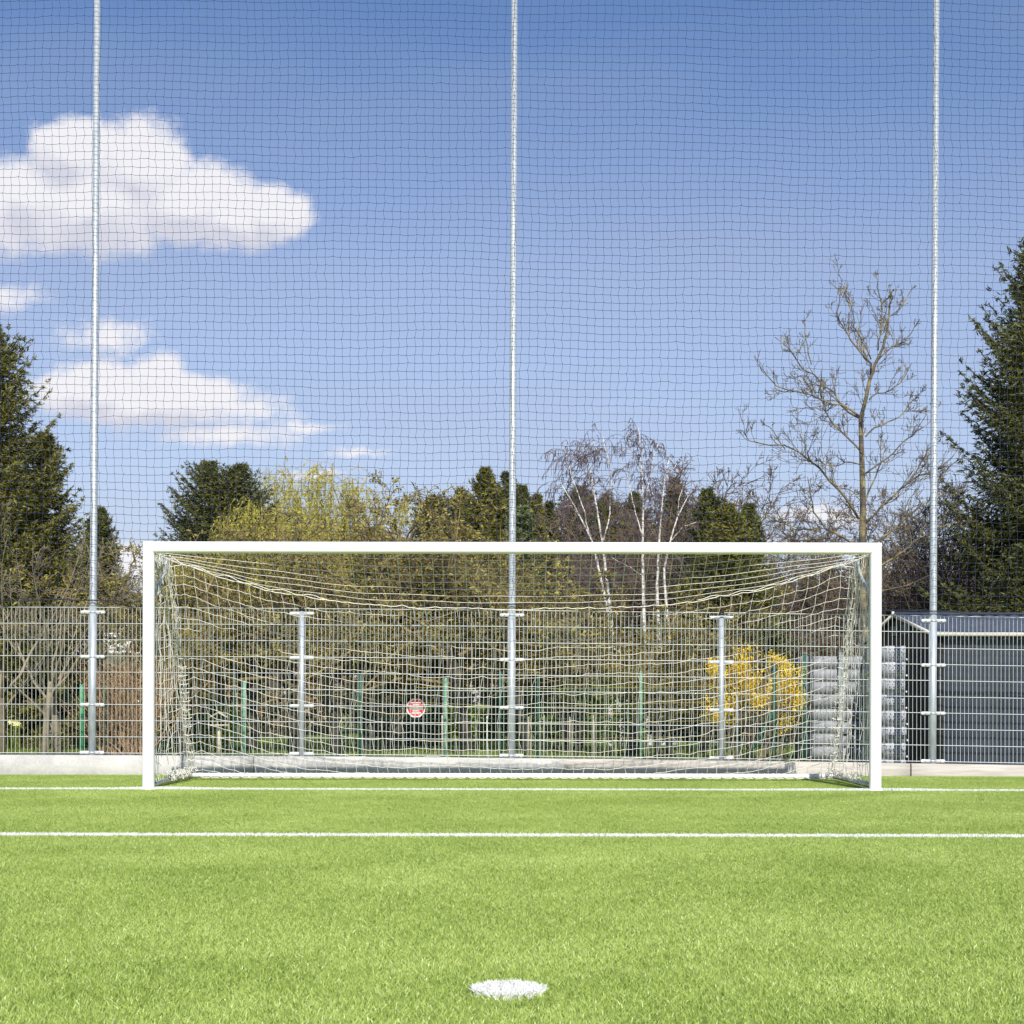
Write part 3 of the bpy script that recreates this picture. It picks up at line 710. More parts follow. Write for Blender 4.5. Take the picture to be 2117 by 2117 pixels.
put_conifer('huge dark spruce at the right edge behind the shed', 0, 27, 2150, 490, 2.15, fat, 3, m_spruce2, whorls=72, nb=10, needle=.085, irr=.45, droop=.42)

# rounded twin-topped conifer
for k, (tx, ty, rr_, lab) in enumerate(((432, 962, 1.35, 'rounded dark conifer nearest the left end of the crossbar'), (497, 968, 1.15, 'rounded dark conifer touching the yellow willow'))):
    put_conifer(lab, 0, 40, tx, ty, rr_*1.1, lambda f: min(1, ((1-f)*2.6))**.55*(.9 if f > .3 else .8), 30+k, m_spruce2, name='conifer_tree', whorls=60, nb=9, needle=.085, irr=.3, droop=.1)
sp_list = [(900, 1032, 1.6, 38, 'bushy green spruce left of the middle group behind the crossbar'), (955, 1018, 1.35, 40, 'slim spruce just left of the tall pointed spruce'), (1004, 972, 1.55, 38, 'tallest pointed spruce left of the middle net pole'),
  (1048, 982, 1.5, 39, 'pointed spruce directly behind the middle net pole'), (1080, 1008, 1.3, 41, 'spruce tip peeking right of the middle net pole'), (1110, 1026, .6, 40, 'thin columnar spruce right of the middle net pole'),
  (1135, 1043, 1.0, 42, 'narrow young spruce left of the birches'), (1200, 1010, 1.9, 44, 'dark spruce behind the left birch trunk'), (1255, 1022, 1.7, 46, 'dark spruce between the two leftmost birch trunks'), (1312, 1020, 1.8, 47, 'distant dark spruce behind the middle birch'),
  (1462, 1015, 1.6, 39, 'leafy green spruce right of the birches'), (1505, 1050, 1.7, 35, 'broad spruce hanging low behind the crossbar right of the birches'), (1548, 1048, .95, 37, 'slender spruce tip left of the bare walnut tree'),
  (1672, 1195, .8, 44, 'small distant spruce under the right end of the crossbar'), (1715, 1185, 1.0, 46, 'second small spruce beside the bare walnut trunk'), (1395, 990, 2.0, 49, 'broad dark spruce behind the brown rounded tree')]
for k, (tx, ty, rr_, d, lab) in enumerate(sp_list):
    put_conifer(lab, 0, d, tx, ty, rr_, fat if k in (0, 7) else cone, 50+k, m_spruce2 if k % 3 != 2 else m_spruce, group='spruces beyond the gardens', whorls=50, nb=8, needle=.09, irr=.4, zlo=.36)
put_conifer('pale green pine low beside the middle net pole', 0, 34, 1078, 1050, .85, fat, 80, m_pine, name='pine_tree', whorls=30, nb=8, needle=.10, irr=.3, droop=-.1)

# traced bare walnut tree on the right: limbs drawn as they grow, then twigs
def cp(pl): return [(1500+x/2.76, 500+y/2.76) for x, y in pl]
def traced(trunk, limbs, d, seed, r0, lv, twlen, dz=1.0, rl=.30, minr=.004):
    r = np.random.default_rng(seed); gt = G(); gc = G()
    bx, by, bz = P(trunk[0][0], trunk[0][1], d); b = np.array([bx, by, -.05])
    tp = np.array([P(x, y, d) for x, y in trunk])-b; tp[0, 2] = -.3
    pts, L = resample(tp, 26); gt.tube([tuple(p) for p in pts], list(np.linspace(r0, r0*.12, 27)), 10)
    allp = []; lens = []; rads = []
    for lm in limbs:
        q = np.array([P(x, y, d) for x, y in lm])-b
        dd = r.uniform(-dz, dz); n = len(q); q[:, 1] += np.linspace(0, dd, n)*np.linalg.norm(q[-1]-q[0])*.5
        p, L = resample(q, 10); p[1:-1] += r.normal(0, .015*L/2, (9, 3)); rad = r0*rl*min(1, L/2.6+.15)
        frac = np.clip(1-q[0, 2]/(tp[-1, 2]+.1), .25, 1)
        gc.tube([tuple(v) for v in p], list(np.linspace(rad*(.5+.6*frac), .007, 11)), 6); [(allp.append(p), lens.append(L), rads.append(rad)) for _ in range(max(1, round(L/.7)))]
    A = np.array(allp); lens = np.array(lens); rads = np.array(rads)
    tp2, L2 = resample(tp[len(tp)//3:], 10)
    nr_ = max(1, round(L2/.9)); A = np.concatenate([A]+[tp2[None]]*nr_); lens = np.append(lens, [min(L2*.5, 2)]*nr_); rads = np.append(rads, [r0*.3]*nr_)
    out = []
    for nc, ratio, ang in twlen:
        st, di, le, ra = child(A, np.minimum(lens, 2.4), np.maximum(rads*.7, .012), nc, ratio, ang, r, .12)
        grow(gc, st, di, le, np.maximum(ra, minr), lv, r, minr=minr)
    return (bx, by, -.05), gt, gc
wal = [cp(l) for l in [
 [(770,1010),(700,960),(640,850),(560,780),(490,700),(440,620),(400,560),(380,500),(335,470)],
 [(770,1000),(690,935),(560,920),(480,880),(380,860),(290,840),(230,790),(190,740)],
 [(775,1200),(700,1110),(640,1020),(600,930),(580,820),(590,740)],
 [(765,1270),(690,1255),(620,1290),(560,1290),(500,1260)],
 [(760,1580),(700,1500),(600,1370),(500,1290),(400,1220),(330,1185),(230,1180),(120,1170),(70,1110)],
 [(340,1185),(310,1130),(280,1060),(230,1020)],
 [(745,1720),(690,1710),(550,1640),(480,1540),(450,1420),(430,1370)],
 [(540,1640),(430,1640),(330,1590),(240,1550),(190,1460)],
 [(600,1690),(470,1700),(390,1690),(300,1600)],
 [(790,1500),(830,1400),(890,1280),(900,1200),(910,1120),(920,1080)],
 [(800,1110),(850,1050),(930,1030),(1020,970),(1100,880),(1150,850)],
 [(1020,965),(1100,960),(1180,960),(1240,920)],
 [(800,1600),(870,1530),(960,1450),(1050,1370),(1160,1310),(1260,1260),(1330,1180)],
 [(1050,1370),(1110,1280),(1165,1190),(1240,1100),(1290,1080)],
 [(800,1760),(850,1720),(950,1650),(1050,1560),(1150,1480),(1230,1440),(1330,1410),(1400,1390)],
 [(800,1900),(900,1840),(980,1790),(1060,1720),(1180,1640),(1300,1610)],
 [(820,900),(870,855),(940,845),(1000,800),(1060,740),(1100,660)],
 [(860,690),(900,650),(960,580),(1040,550),(1080,500),(1140,420)],
 [(825,760),(825,700),(760,650),(700,600),(640,520),(600,460),(610,330),(620,270)],
 [(830,670),(780,560),(740,500),(720,400),(695,290)],
 [(870,620),(880,500),(880,380),(850,320),(840,260),(805,230)],
 [(880,370),(930,310),(950,280)], [(925,480),(930,430),(1000,380),(1040,320),(1080,240)],
 [(560,780),(520,870),(440,780),(390,740)], [(490,700),(460,560),(450,430)],
 [(800,1320),(850,1290),(940,1220),(1010,1150),(1090,1080),(1150,980)],
 [(600,1370),(640,1400),(720,1430),(760,1500)],
 [(780,1880),(700,1870),(560,1850),(430,1830),(330,1800),(250,1760)],
 [(780,1930),(640,1900),(520,1930),(420,1990)],
 [(780,2050),(900,1990),(1040,1960),(1160,1900)],
 [(1160,1480),(1200,1400),(1215,1340),(1300,1260),(1340,1240)]]]
wt = [(1787, 1585), (1786, 1400), (1784, 1250)]+cp([(780, 1715), (785, 1500), (778, 1250), (770, 1010), (800, 900), (825, 770), (860, 680), (920, 560), (925, 480), (945, 290)])
loc, gt, gc = traced(wt, wal, 27, 4, .105, [(5, .42, .75, 4, .6, .65), (4, .5, .7, 2, .65, .7), (3, .5, .5, 0, 0, 0)], [(3, .38, .75), (3, .22, .8)], minr=.0048)
o = thing('walnut_tree', 'tall bare tree with yellow lichen on its branches right of the goal', 'tree', loc); gt.build('trunk', m_bark, o, True); gc.build('crown', m_bark, o)

# birches
bl = ['leftmost white birch leaning left with a fork', 'white birch second from left behind the crossbar', 'tallest white birch in the middle of the clump', 'white birch right of the tallest one', 'rightmost white birch with a trunk leaning right']
BT = [([(1262,1540),(1262,1400),(1258,1270),(1225,1120),(1190,1050),(1160,1000)], [[(1225,1120),(1200,1040),(1175,960),(1165,930)], [(1200,1070),(1180,1045),(1165,1050)]]),
 ([(1290,1540),(1275,1400),(1262,1265),(1252,1180),(1245,1120),(1232,1040),(1222,980),(1208,920)], [[(1245,1125),(1262,1050),(1262,980),(1250,920),(1245,905)], [(1232,1030),(1210,975),(1190,950),(1170,945)], [(1255,960),(1235,930),(1225,905)]]),
 ([(1345,1540),(1335,1400),(1330,1230),(1328,1120),(1330,1040),(1326,960),(1322,900),(1320,885)], [[(1330,1110),(1310,1040),(1300,990),(1285,960)], [(1328,1190),(1290,1165),(1262,1150)], [(1330,1040),(1345,990),(1350,950),(1360,920)], [(1326,980),(1305,930),(1300,900)]]),
 ([(1372,1540),(1365,1400),(1358,1210),(1362,1130),(1368,1050),(1375,980),(1385,945)], [[(1366,1080),(1345,1030),(1340,985)], [(1372,1000),(1398,960),(1405,950)]]),
 ([(1395,1540),(1385,1350),(1372,1180),(1385,1120),(1400,1070),(1420,1030),(1435,1010)], [[(1400,1070),(1405,1030),(1415,1000)], [(1385,1120),(1410,1090),(1440,1080)]])]
for k, (tr_, lm) in enumerate(BT):
    loc, gt, gc = traced(tr_, lm, 31+k*.4, 60+k, .062, [(6, .35, -1.2, 5, .55, .5), (5, .3, -2.2, 3, .65, .5), (4, .3, -1.8, 0, 0, 0)], [(8, .55, .6)], dz=.6, rl=.42, minr=.0042)
    # white limbs separately from the fine twigs
    o = thing('birch_tree', bl[k], 'tree', loc, 'birches behind the goal'); gt.build('trunk', m_birch, o, True)
    gl = G(); gl.V = gc.V[:len(lm)]; gl.Q = gc.Q[:len(lm)]; gl.N = gc.N[:2*len(lm)]; gl.n = sum(len(v) for v in gl.V); gl.build('limbs', m_birch, o)
    gf = G(); off = gl.n; gf.V = gc.V[len(lm):]; gf.Q = [q-off for q in gc.Q[len(lm):]]; gf.build('twigs', m_birchtw, o)

# generic bare / budding trees
def fruit(seed, h, spread, nc=(9, 8, 4), clear=.30, budn=5, bud=.022, dens=1.0, trunk=.062, up=.6, stems=1, curl=.9, twig=.0045):
    r = np.random.default_rng(seed); gt = G(); gc = G(); gl = G(); n0 = int(9*dens)
    starts = []; dirs = []
    for s in range(stems):
        a = r.uniform(0, 2*PI); bx = 0 if stems == 1 else .25*math.cos(a); by = 0 if stems == 1 else .25*math.sin(a)
        th = h*r.uniform(.30, .38); ln = np.array([r.normal(0, .12), r.normal(0, .12), 1])
        gt.tube([(bx, by, -.2), (bx+ln[0]*th*.5, by+ln[1]*th*.5, th*.5), (bx+ln[0]*th, by+ln[1]*th, th)], [trunk*1.2, trunk, trunk*.75], 9)
        for k in range(n0):
            a = 2*PI*k/n0+r.uniform(-.3, .3); e = r.uniform(.45, 1.3)
            zf = r.uniform(.55, 1); starts.append((bx+ln[0]*th*zf, by+ln[1]*th*zf, th*zf)); dirs.append((math.cos(a)*spread, math.sin(a)*spread, e))
    n = len(starts); le = r.uniform(.55, .8, n)*h*.85; ra = np.full(n, trunk*.46)
    cb = (lambda pts: scatter_leaves(gl, pts, budn, bud, r, .02)) if budn else None
    grow(gc, starts, dirs, le, ra, [(7, curl*.7, up, nc[0], .42, .9), (5, curl, up*.7, nc[1], .48, .9), (4, curl, .3, nc[2], .5, .9), (3, curl, .2, 0, 0, 0)], r, cb, minr=twig, zmin=clear*h)
    return gt, gc, gl
protos = {}
def place_fruit(key, args, label, px, d, topy, mats, name='fruit_tree', cat='tree', group=None, width=1.0, rot=0):
    """a tree of this kind; its height comes from where its top is seen"""
    x, y, z = P(px, topy, d); h = z+.05
    if key not in protos:
        gt, gc, gl = fruit(*args[0], **args[1]); h0 = args[0][1]
        o = thing(name, label, cat, (x, y, -.05), group)
        gt.build('trunk', mats[0], o, True); gc.build('branches', mats[1], o)
        if gl.V: gl.build('buds', mats[2], o)
        top = float(np.percentile(np.concatenate([v[:, 2] for v in gc.V]), 99.5)); protos[key] = (o, top)
    else:
        o = dup(protos[key][0], (x, y, -.05), label)
        if group: o['group'] = group
    s = h/protos[key][1]; o.location = (x, y, -.05); o.scale = (s*width, s*width, s); o.rotation_euler[2] = rot
    return o
fm = (m_barkd, m_twig, m_bud)
A1 = ((101, 4.2, 1.0), dict(budn=6, bud=.028, dens=1.0)); A2 = ((102, 4.0, 1.3), dict(budn=5, bud=.026, up=.3, dens=1.0)); A3 = ((103, 4.0, .7), dict(budn=6, bud=.028, up=.9, stems=3))
FL = [('a', A1, 'lichen covered fruit tree with tangled crown above the crossbar left of centre', 760, 29, 990, 1.15, 0),
 ('b', A2, 'low spreading budding tree behind the left goalpost', 430, 27, 1075, 1.2, .5),
 ('b', A2, 'budding tree in front of the rounded dark conifers', 520, 28, 1045, 1.1, 2.5),
 ('a', A1, 'gnarled tree filling the goal mouth left of the short fence post', 610, 27, 1100, 1.2, 1.3),
 ('c', A3, 'upright budding shrub tree with long shoots left of the middle spruces', 880, 30, 1000, 1.35, 0),
 ('b', A2, 'tangled tree just left of the middle net pole', 975, 27.5, 1085, 1.25, 4),
 ('a', A1, 'tangled tree just right of the middle net pole', 1090, 28, 1105, 1.15, 2.2),
 ('b', A2, 'wide old fruit tree with leaning trunk right of the middle net pole', 1300, 25.5, 1215, 1.5, 1.1),
 ('c', A3, 'budding shrub under the birches at crossbar height', 1190, 29, 1235, 1.4, 3),
 ('a', A1, 'budding tree right of the birches with drooping twigs', 1450, 27, 1215, 1.3, 5),
 ('c', A3, 'dense budding bush low behind the red sign', 840, 29, 1230, 1.5, 1.9),
 ('b', A2, 'budding tree between the sign and left short fence post', 700, 26, 1150, 1.2, 3.3),
 ('c', A3, 'budding bush right behind the left goal net corner', 392, 26, 1180, .9, .7),
 ('c', A3, 'budding bush left of the yellow forsythia', 1385, 24.5, 1300, 1.4, 2.6),
 ('a', A1, 'budding tree straight behind the crossbar above the sign', 850, 31, 1045, 1.2, 3.9)]
for (k, a, lab, px, d, ty, wd, rot) in FL: place_fruit(k, a, lab, px, d, ty, fm, group='budding garden trees behind the goal', width=wd, rot=rot)
bm = (m_barkd, m_twigb, m_twigb)
B1 = ((111, 5.5, .9), dict(budn=0, nc=(10, 10, 4), dens=2.2, curl=.42, twig=.0062)); B2 = ((112, 5.0, .7), dict(budn=0, nc=(9, 9, 4), dens=1.2, stems=4, curl=.4, twig=.006))
for (k, a, lab, px, d, ty, wd, rot) in [
 ('d', B1, 'rounded brown leafless tree behind the rightmost birch', 1415, 43, 985, 1.15, 0), ('d', B1, 'brown leafless tree between the birch trunks', 1310, 41, 1030, 1.3, 2),
 ('d', B1, 'brown leafless tree behind the left birches', 1200, 41, 1050, 1.3, 4), ('e', B2, 'hazy leafless thicket behind the walnut trunk', 1830, 44, 1080, 1.6, 1),
 ('d', B1, 'dark brown leafless tree in front of the right spruce', 1975, 30, 975, .95, 3), ('e', B2, 'leafless thicket above the shed roof ridge', 1930, 33, 1080, 1.4, 2.2),
 ('e', B2, 'tan leafless tree left of the walnut tree', 1590, 44, 1105, 1.0, 5), ('d', B1, 'leafless tree rising over the shed at the right edge', 2075, 31, 1040, 1.1, 5.3),
 ('e', B2, 'distant leafless thicket right of the walnut trunk', 1880, 48, 1130, 1.7, 3.4), ('e', B2, 'leafless thicket left of the walnut trunk below the crossbar', 1700, 40, 1235, 1.8, .3),
 ('d', B1, 'leafless brown tree low behind the willow', 650, 44, 1090, 1.3, 1.7), ('d', B1, 'leafless brown tree low behind the middle spruces', 930, 46, 1080, 1.3, .9)]:
    place_fruit(k, a, lab, px, d, ty, bm, name='bare_tree', group='leafless brown trees', width=wd, rot=rot)
tm = (m_twigp, m_twigp, m_bud)
C1 = ((121, 3.2, .8), dict(budn=0, nc=(6, 5, 3), dens=.7, trunk=.04, stems=1, up=.7, curl=.5, twig=.0035))
for (lab, px, d, ty, wd, rot) in [('thin pale bare tree at the left picture edge inside the garden', 5, 22.5, 1060, 1.0, 0), ('thin pale bare tree left of the left net pole', 88, 22.5, 1105, 1.0, 2.4), ('pale bare shrub in front of the big left spruce', 125, 24, 1130, 1.2, 4)]:
    place_fruit('t', C1, lab, px, d, ty, tm, name='young_bare_tree', group='pale young trees at the left', width=wd, rot=rot)

# willow
def willow(seed, h, w, n=420):
    r = np.random.default_rng(seed); gt = G(); gc = G(); gl = G(); gt.tube([(0, 0, -.3), (.1, 0, h*.3), (0, 0, h*.5)], [.22, .18, .14], 9)
    st = np.tile([[0, 0, h*.42]], (26, 1)); a = r.uniform(0, 2*PI, 26); e = r.uniform(.5, 2.0, 26); di = np.stack([np.cos(a)*w, np.sin(a)*w, e], 1)
    pts = poly(st, di, r.uniform(.5, .68, 26)*h, 7, .5, .2, r); emit(gc, pts, np.full(26, .05), 5)
    s2, d2, l2, r2 = child(pts, np.full(26, h*.3), np.full(26, .03), 9, .7, .8, r, .3); p2 = poly(s2, d2, l2, 5, .5, -.2, r); emit(gc, p2, np.maximum(r2, .008))
    s3, d3, l3, r3 = child(p2, l2, np.maximum(r2, .01), 12, .8, .9, r, .2); l3 = r.uniform(.14, .34, len(l3))*h*.75; p3 = poly(s3, d3, l3, 7, .25, -4.5, r); p3[..., 2] = np.maximum(p3[..., 2], .3); emit(gc, p3, np.full(len(s3), .005))
    scatter_leaves(gl, p3, 26, .045, r, .022, .30, 1.6)
    return gt, gc, gl
m_wtw = M('yellow_willow_twigs', (.32, .28, .07), (.42, .37, .10), 3, .8)
for (sd, px, d, ty, w, lab) in ((1, 668, 42, 982, .95, 'yellow green weeping willow left of centre above the crossbar'), (2, 560, 39, 1050, .6, 'smaller yellow willow against the dark rounded conifer')):
    x, y, z = P(px, ty, d); gt, gc, gl = willow(sd, z, w); top = float(np.percentile(np.concatenate([v[:, 2] for v in gc.V]), 99.5)); s = z/top
    o = thing('willow_tree', lab, 'tree', (x, y, -.05)); o.scale = (s, s, s); gt.build('trunk', m_barkd, o, True); gc.build('branches', m_wtw, o); gl.build('foliage', m_willow, o)

# shrubs and hedges made of small leaves on stems
def shrub(seed, w, dpt, h, n, size, stems=40, lumps=14, tw=.005, shell=.55, flat=False, high=False):
    r = np.random.default_rng(seed); g = G(); gs = G()
    c = np.stack([r.uniform(-w, w, lumps)*.75, r.uniform(-dpt, dpt, lumps)*.75, h*(.5+.3*r.uniform(-1, 1, lumps))], 1)
    rad = np.minimum(min(w, h, dpt if dpt > .3 else w)*r.uniform(.35, .6, lumps), h*.5)
    if high: c[:, 2] = h*(.66+.22*r.uniform(-1, 1, lumps)-.22*(np.abs(c[:, 0])/w)**2); rad = r.uniform(.09, .24, lumps); c[:5, 2] *= .55
    k = r.integers(0, lumps, n); d = unit(r.normal(0, 1, (n, 3))); q = r.uniform(shell, 1, n)**.6
    C = c[k]+d*(rad[k]*q)[:, None]+r.normal(0, size*1.2, (n, 3)); C[:, 2] = np.clip(C[:, 2], .02, h*1.05)
    if flat: C = np.stack([r.uniform(-w, w, n), r.uniform(-dpt, dpt, n), h*r.uniform(0, 1, n)**.7*(1+.06*np.sin(r.uniform(-w, w, n)))], 1)
    A = unit(r.normal(0, 1, (n, 3))); B = unit(np.cross(A, r.normal(0, 1, (n, 3)))); s = size*r.uniform(.5, 1.4, (n, 1)); g.leaves(C, A*s, B*s*.5)
    st = np.stack([r.uniform(-w, w, stems)*.5, r.uniform(-dpt, dpt, stems)*.5, np.full(stems, -.05)], 1); di = np.stack([r.normal(0, .35, stems), r.normal(0, .25, stems), np.ones(stems)], 1)
    grow(gs, st, di, r.uniform(.6, 1.05, stems)*h, np.full(stems, .012), [(5, .3, .4, 5, .4, .6), (3, .5, .3, 0, 0, 0)], r, minr=tw)
    return g, gs
def put_shrub(name, label, cat, px, d, w, dpt, h, n, size, mat, smat, seed, group=None, part='foliage', zbase=-.05, **kw):
    x, y, _ = P(px, 1500, d); g, gs = shrub(seed, w, dpt, h, n, size, **kw)
    o = thing(name, label, cat, (x, y, zbase), group); g.build(part, mat, o); gs.build('stems', smat, o); return o
put_shrub('forsythia_bush', 'bright yellow flowering forsythia bush behind the right short fence post', 'bush', 1560, 23.5, .88, .5, 2.0, 9500, .021, m_forsy, m_twigb, 5, part='blossoms', lumps=56, shell=.2, high=True)
put_shrub('reed_clump', 'orange brown dry canes between the left net pole and goalpost', 'plant', 262, 25, .75, .4, 1.9, 300, .02, m_brown, m_twigo, 6, stems=150, lumps=8)
for (lab, px, d, w, dp, h, n, s, mat, seed) in [
 ('dark evergreen hedge far left behind the pale bare trees', 120, 30, 1.9, .5, 1.35, 16000, .04, m_dark, 7),
 ('low clipped green hedge across the middle of the garden', 1210, 37, 4.6, .5, .86, 34000, .045, m_box, 8),
 ('dark leafy evergreen bush right of the middle net pole', 1125, 29, .75, .6, 1.95, 9000, .04, m_box, 9),
 ('reddish brown leafy hedge left of the sign', 560, 36, 4.4, .5, 1.75, 26000, .05, m_brown, 10),
 ('reddish brown leafy hedge behind the middle of the garden', 1040, 47, 6.4, .5, 3.0, 34000, .07, m_brown, 11),
 ('dark leafy hedge behind the forsythia', 1500, 30, 1.8, .5, 1.5, 16000, .04, m_dark, 12),
 ('fresh green budding bush above the shed roof', 1950, 26, .9, .5, 2.75, 6500, .03, m_fresh, 13),
 ('fresh green budding bush near the old leaning fruit tree', 1240, 26, .8, .5, 1.7, 3600, .028, m_fresh, 14),
 ('glossy dark bush right of the left goalpost near the ground', 400, 27, .9, .5, 1.1, 7000, .035, m_box, 15),
 ('small evergreen bush beside the bright green post at the left', 250, 27, .5, .4, .9, 4200, .035, m_dark, 16),
 ('brown leafy hedge behind the steel plank stack', 1720, 33, 2.2, .5, 1.9, 16000, .045, m_brown, 17),
 ('leafy hedge behind the far end of the dark shed', 1990, 34, 2.4, .6, 3.1, 18000, .05, m_brown, 18)]:
    put_shrub('garden_hedge' if 'hedge' in lab else 'garden_bush', lab, 'hedge' if 'hedge' in lab else 'bush', px, d, w, dp, h, n, s, mat, m_twigb, seed, lumps=40 if w > 1.5 else 16, shell=.3, stems=12, flat=('clipped' in lab))

# far woodland, one mass
def woodland():
    r = np.random.default_rng(77); g = G(); gs = G()
    n = 90000; x = r.uniform(-24, 24, n); top = 4.3+1.0*np.sin(x*.45+1)+.6*np.sin(x*1.7)+.5*np.sin(x*3.1)
    top = np.where(x > 8.5, 2.6+.3*np.sin(x*3), top); top = np.where(x < -12.5, 2.2, top)
    z = top*r.uniform(0, 1, n)**.8; y = r.uniform(-1.5, 1.5, n)
    A = unit(r.normal(0, 1, (n, 3))); B = unit(np.cross(A, r.normal(0, 1, (n, 3)))); s = .085*r.uniform(.5, 1.4, (n, 1)); g.leaves(np.stack([x, y, z], 1), A*s, B*s*.5)
    return g
o = woodland().build('far_woodland', m_brown, loc=(0, 54, 0)); tag(o, 'brown winter woodland mass far behind the gardens', 'woodland', kind='stuff')

# grass tufts of the garden
V, Q, T = blades(140000, -14, 14, 20.5, 42, .09, .014, .6, z=-.05, seed=9)
m_gr = LEAF('garden_grass', [(.11, .16, .025), (.23, .31, .05), (.42, .46, .12)], .3)
tag(G().add(V, Q, T).build('garden_grass', m_gr), 'rough garden grass behind the concrete wall', 'grass', kind='stuff')

# ------------------------------------------------------------------ garden fence with green posts
m_green = M('green_post', (.06, .30, .13), (.05, .24, .11), 10, .5); m_mint = M('mint_post', (.17, .34, .22), (.12, .27, .17), 14, .6, lo=.45, hi=.6); m_dgreen = M('dark_green_post', (.015, .085, .055), (.02, .11, .07), 10, .5)
m_yel = M('yellow_string', (.55, .45, .10), (.45, .38, .1), 10, .7); m_gw = M('green_wire', (.03, .12, .08), (.04, .14, .09), 10, .5)
GFY = 20.6
gf = thing('garden_fence', 'old garden wire fence on green posts behind the wire mesh fence', 'fence', (0, GFY, -.05))
for (px, ty, rad, mt_, lb) in [(169, 1415, .030, m_green, 'bright green painted post'), (216, 1405, .012, m_dgreen, None), (484, 1395, .014, m_dgreen, None), (505, 1408, .028, m_mint, 'flaking mint green post'),
   (745, 1395, .022, m_dgreen, None), (921, 1402, .026, m_mint, 'pale mint green post'), (1034, 1388, .024, m_dgreen, None), (1112, 1395, .014, m_dgreen, None), (1325, 1388, .024, m_mint, 'pale mint green post'),
   (1601, 1372, .024, m_dgreen, None), (1524, 1440, .016, m_galv, 'thin grey metal post')]:
    x, y, z = P(px, ty, GFY); g = G(); g.tube([(x, 0, -.2), (x, 0, z+.04), (x, 0, z+.055)], [rad, rad, rad*.6], 12); o = g.build('fence_post', mt_, gf, True)
    if lb: o['label'] = lb
x0, _, z0 = P(1601, 1460, GFY); x1, _, z1 = P(1545, 1560, GFY)
G().tube([(x0, 0, z0), (x1, -.05, z1)], .018, 8).build('strut', m_dgreen, gf)
x0, _, z0 = P(745, 1400, GFY); x1, _, z1 = P(700, 1480, GFY)
G().tube([(x0, 0, z0), (x1, -.05, z1-.5)], .008, 6).build('strut', m_dgreen, gf)
g = G()
for z in (.35, .72, 1.12): g.tube([(-6.2, 0, z), (-2, 0, z-.015), (2, 0, z+.01), (3.75, 0, z)], .0022, 4, False)
g.build('line_wires', m_gw, gf)
g = G()                                       # diamond wire netting
xs = np.arange(-6.2, 3.7, .07); Pa = []; Pb = []
for x in xs:
    Pa += [(x, .004, .06), (x, -.004, 1.12)]; Pb += [(x+1.06, .004, 1.12), (x+1.06, -.004, .06)]
g.segs(np.array(Pa), np.array(Pb), .0009, .0009, 3); g.build('wire_netting', m_gw, gf)
g = G()
for (ya, yb, yc) in ((1421, 1424, 1418), (1452, 1462, 1448), (1494, 1497, 1488), (1532, 1529, 1520)):
    pts = [P(860, ya, GFY+.4), P(1100, yb, GFY+.4), P(1560, yc, GFY+.4)]; g.tube([(p[0], p[1]-GFY, p[2]+.05) for p in pts], .0024, 4, False)
g.build('yellow_string', m_yel, gf)

# ------------------------------------------------------------------ shed
m_shed = M('anthracite_sheet', (.029, .037, .054), (.038, .047, .066), 4, .5, .1); m_roof = M('slate_grey_sheet', (.055, .070, .105), (.075, .09, .13), 5, .38, .2)
m_trim = M('cream_trim', (.72, .70, .60), (.66, .64, .55), 10, .5); m_gable = M('shaded_gable', (.028, .022, .02), (.04, .033, .03), 6, .7)
SX = 5.60; SY0 = 20.0; SY1 = 24.0; EZ = 1.80; RZ = 2.14; SX2 = 10.5
shed = thing('garden_shed', 'dark grey corrugated metal shed with low gable roof behind the right net pole', 'shed', (SX, SY0, -.3))
def corr(a, b, z0, z1f, axis, off, pitch=.067, dep=.012):
    prof = []; x = a
    while x < b:
        prof += [(x, 0), (x+pitch*.45, 0), (x+pitch*.58, dep), (x+pitch*.87, dep)]; x += pitch
    prof = [p for p in prof if p[0] <= b]; V = []
    for (u, w) in prof:
        for z in (z0, z1f(u)):
            V.append((u, off+w, z) if axis == 'x' else (off+w, u, z))
    n = len(prof); return G().add(V, [(2*i, 2*i+2, 2*i+3, 2*i+1) for i in range(n-1)])
corr(0, SX2-SX, 0, lambda u: EZ+.29, 'x', 0).build('front_wall', m_shed, shed)
corr(0, SY1-SY0, 0, lambda u: EZ+.27+(RZ-EZ)*(1-abs(u-2)/2), 'y', 0).build('gable_wall', m_shed, shed)
G().box(.02, SX2-SX, SY1-SY0-.03, SY1-SY0, 0, EZ+.29).build('back_wall', m_shed, shed)
g = G().add([(-.012, -.02, EZ+.06), (-.012, 4.02, EZ+.06), (-.012, 4.02, EZ+.29), (-.012, 2, RZ+.28), (-.012, -.02, EZ+.29)], None, None, [[0, 1, 2, 3, 4]]); g.build('gable_shade_sheet', m_gable, shed)  # near-black sheet puts the shade of the gable end into its colour
m_vent = M('vent_grey', (.30, .33, .36), (.24, .27, .30), 10, .5)
for yv in (1.35, 2.0):
    g = G()
    for q in range(5): g.bar((-.03, yv, RZ+.04+q*.028), (-.03, yv+.4, RZ+.04+q*.028), .012, .02)
    g.build('vent', m_vent, shed)
L_ = SX2-SX+.1
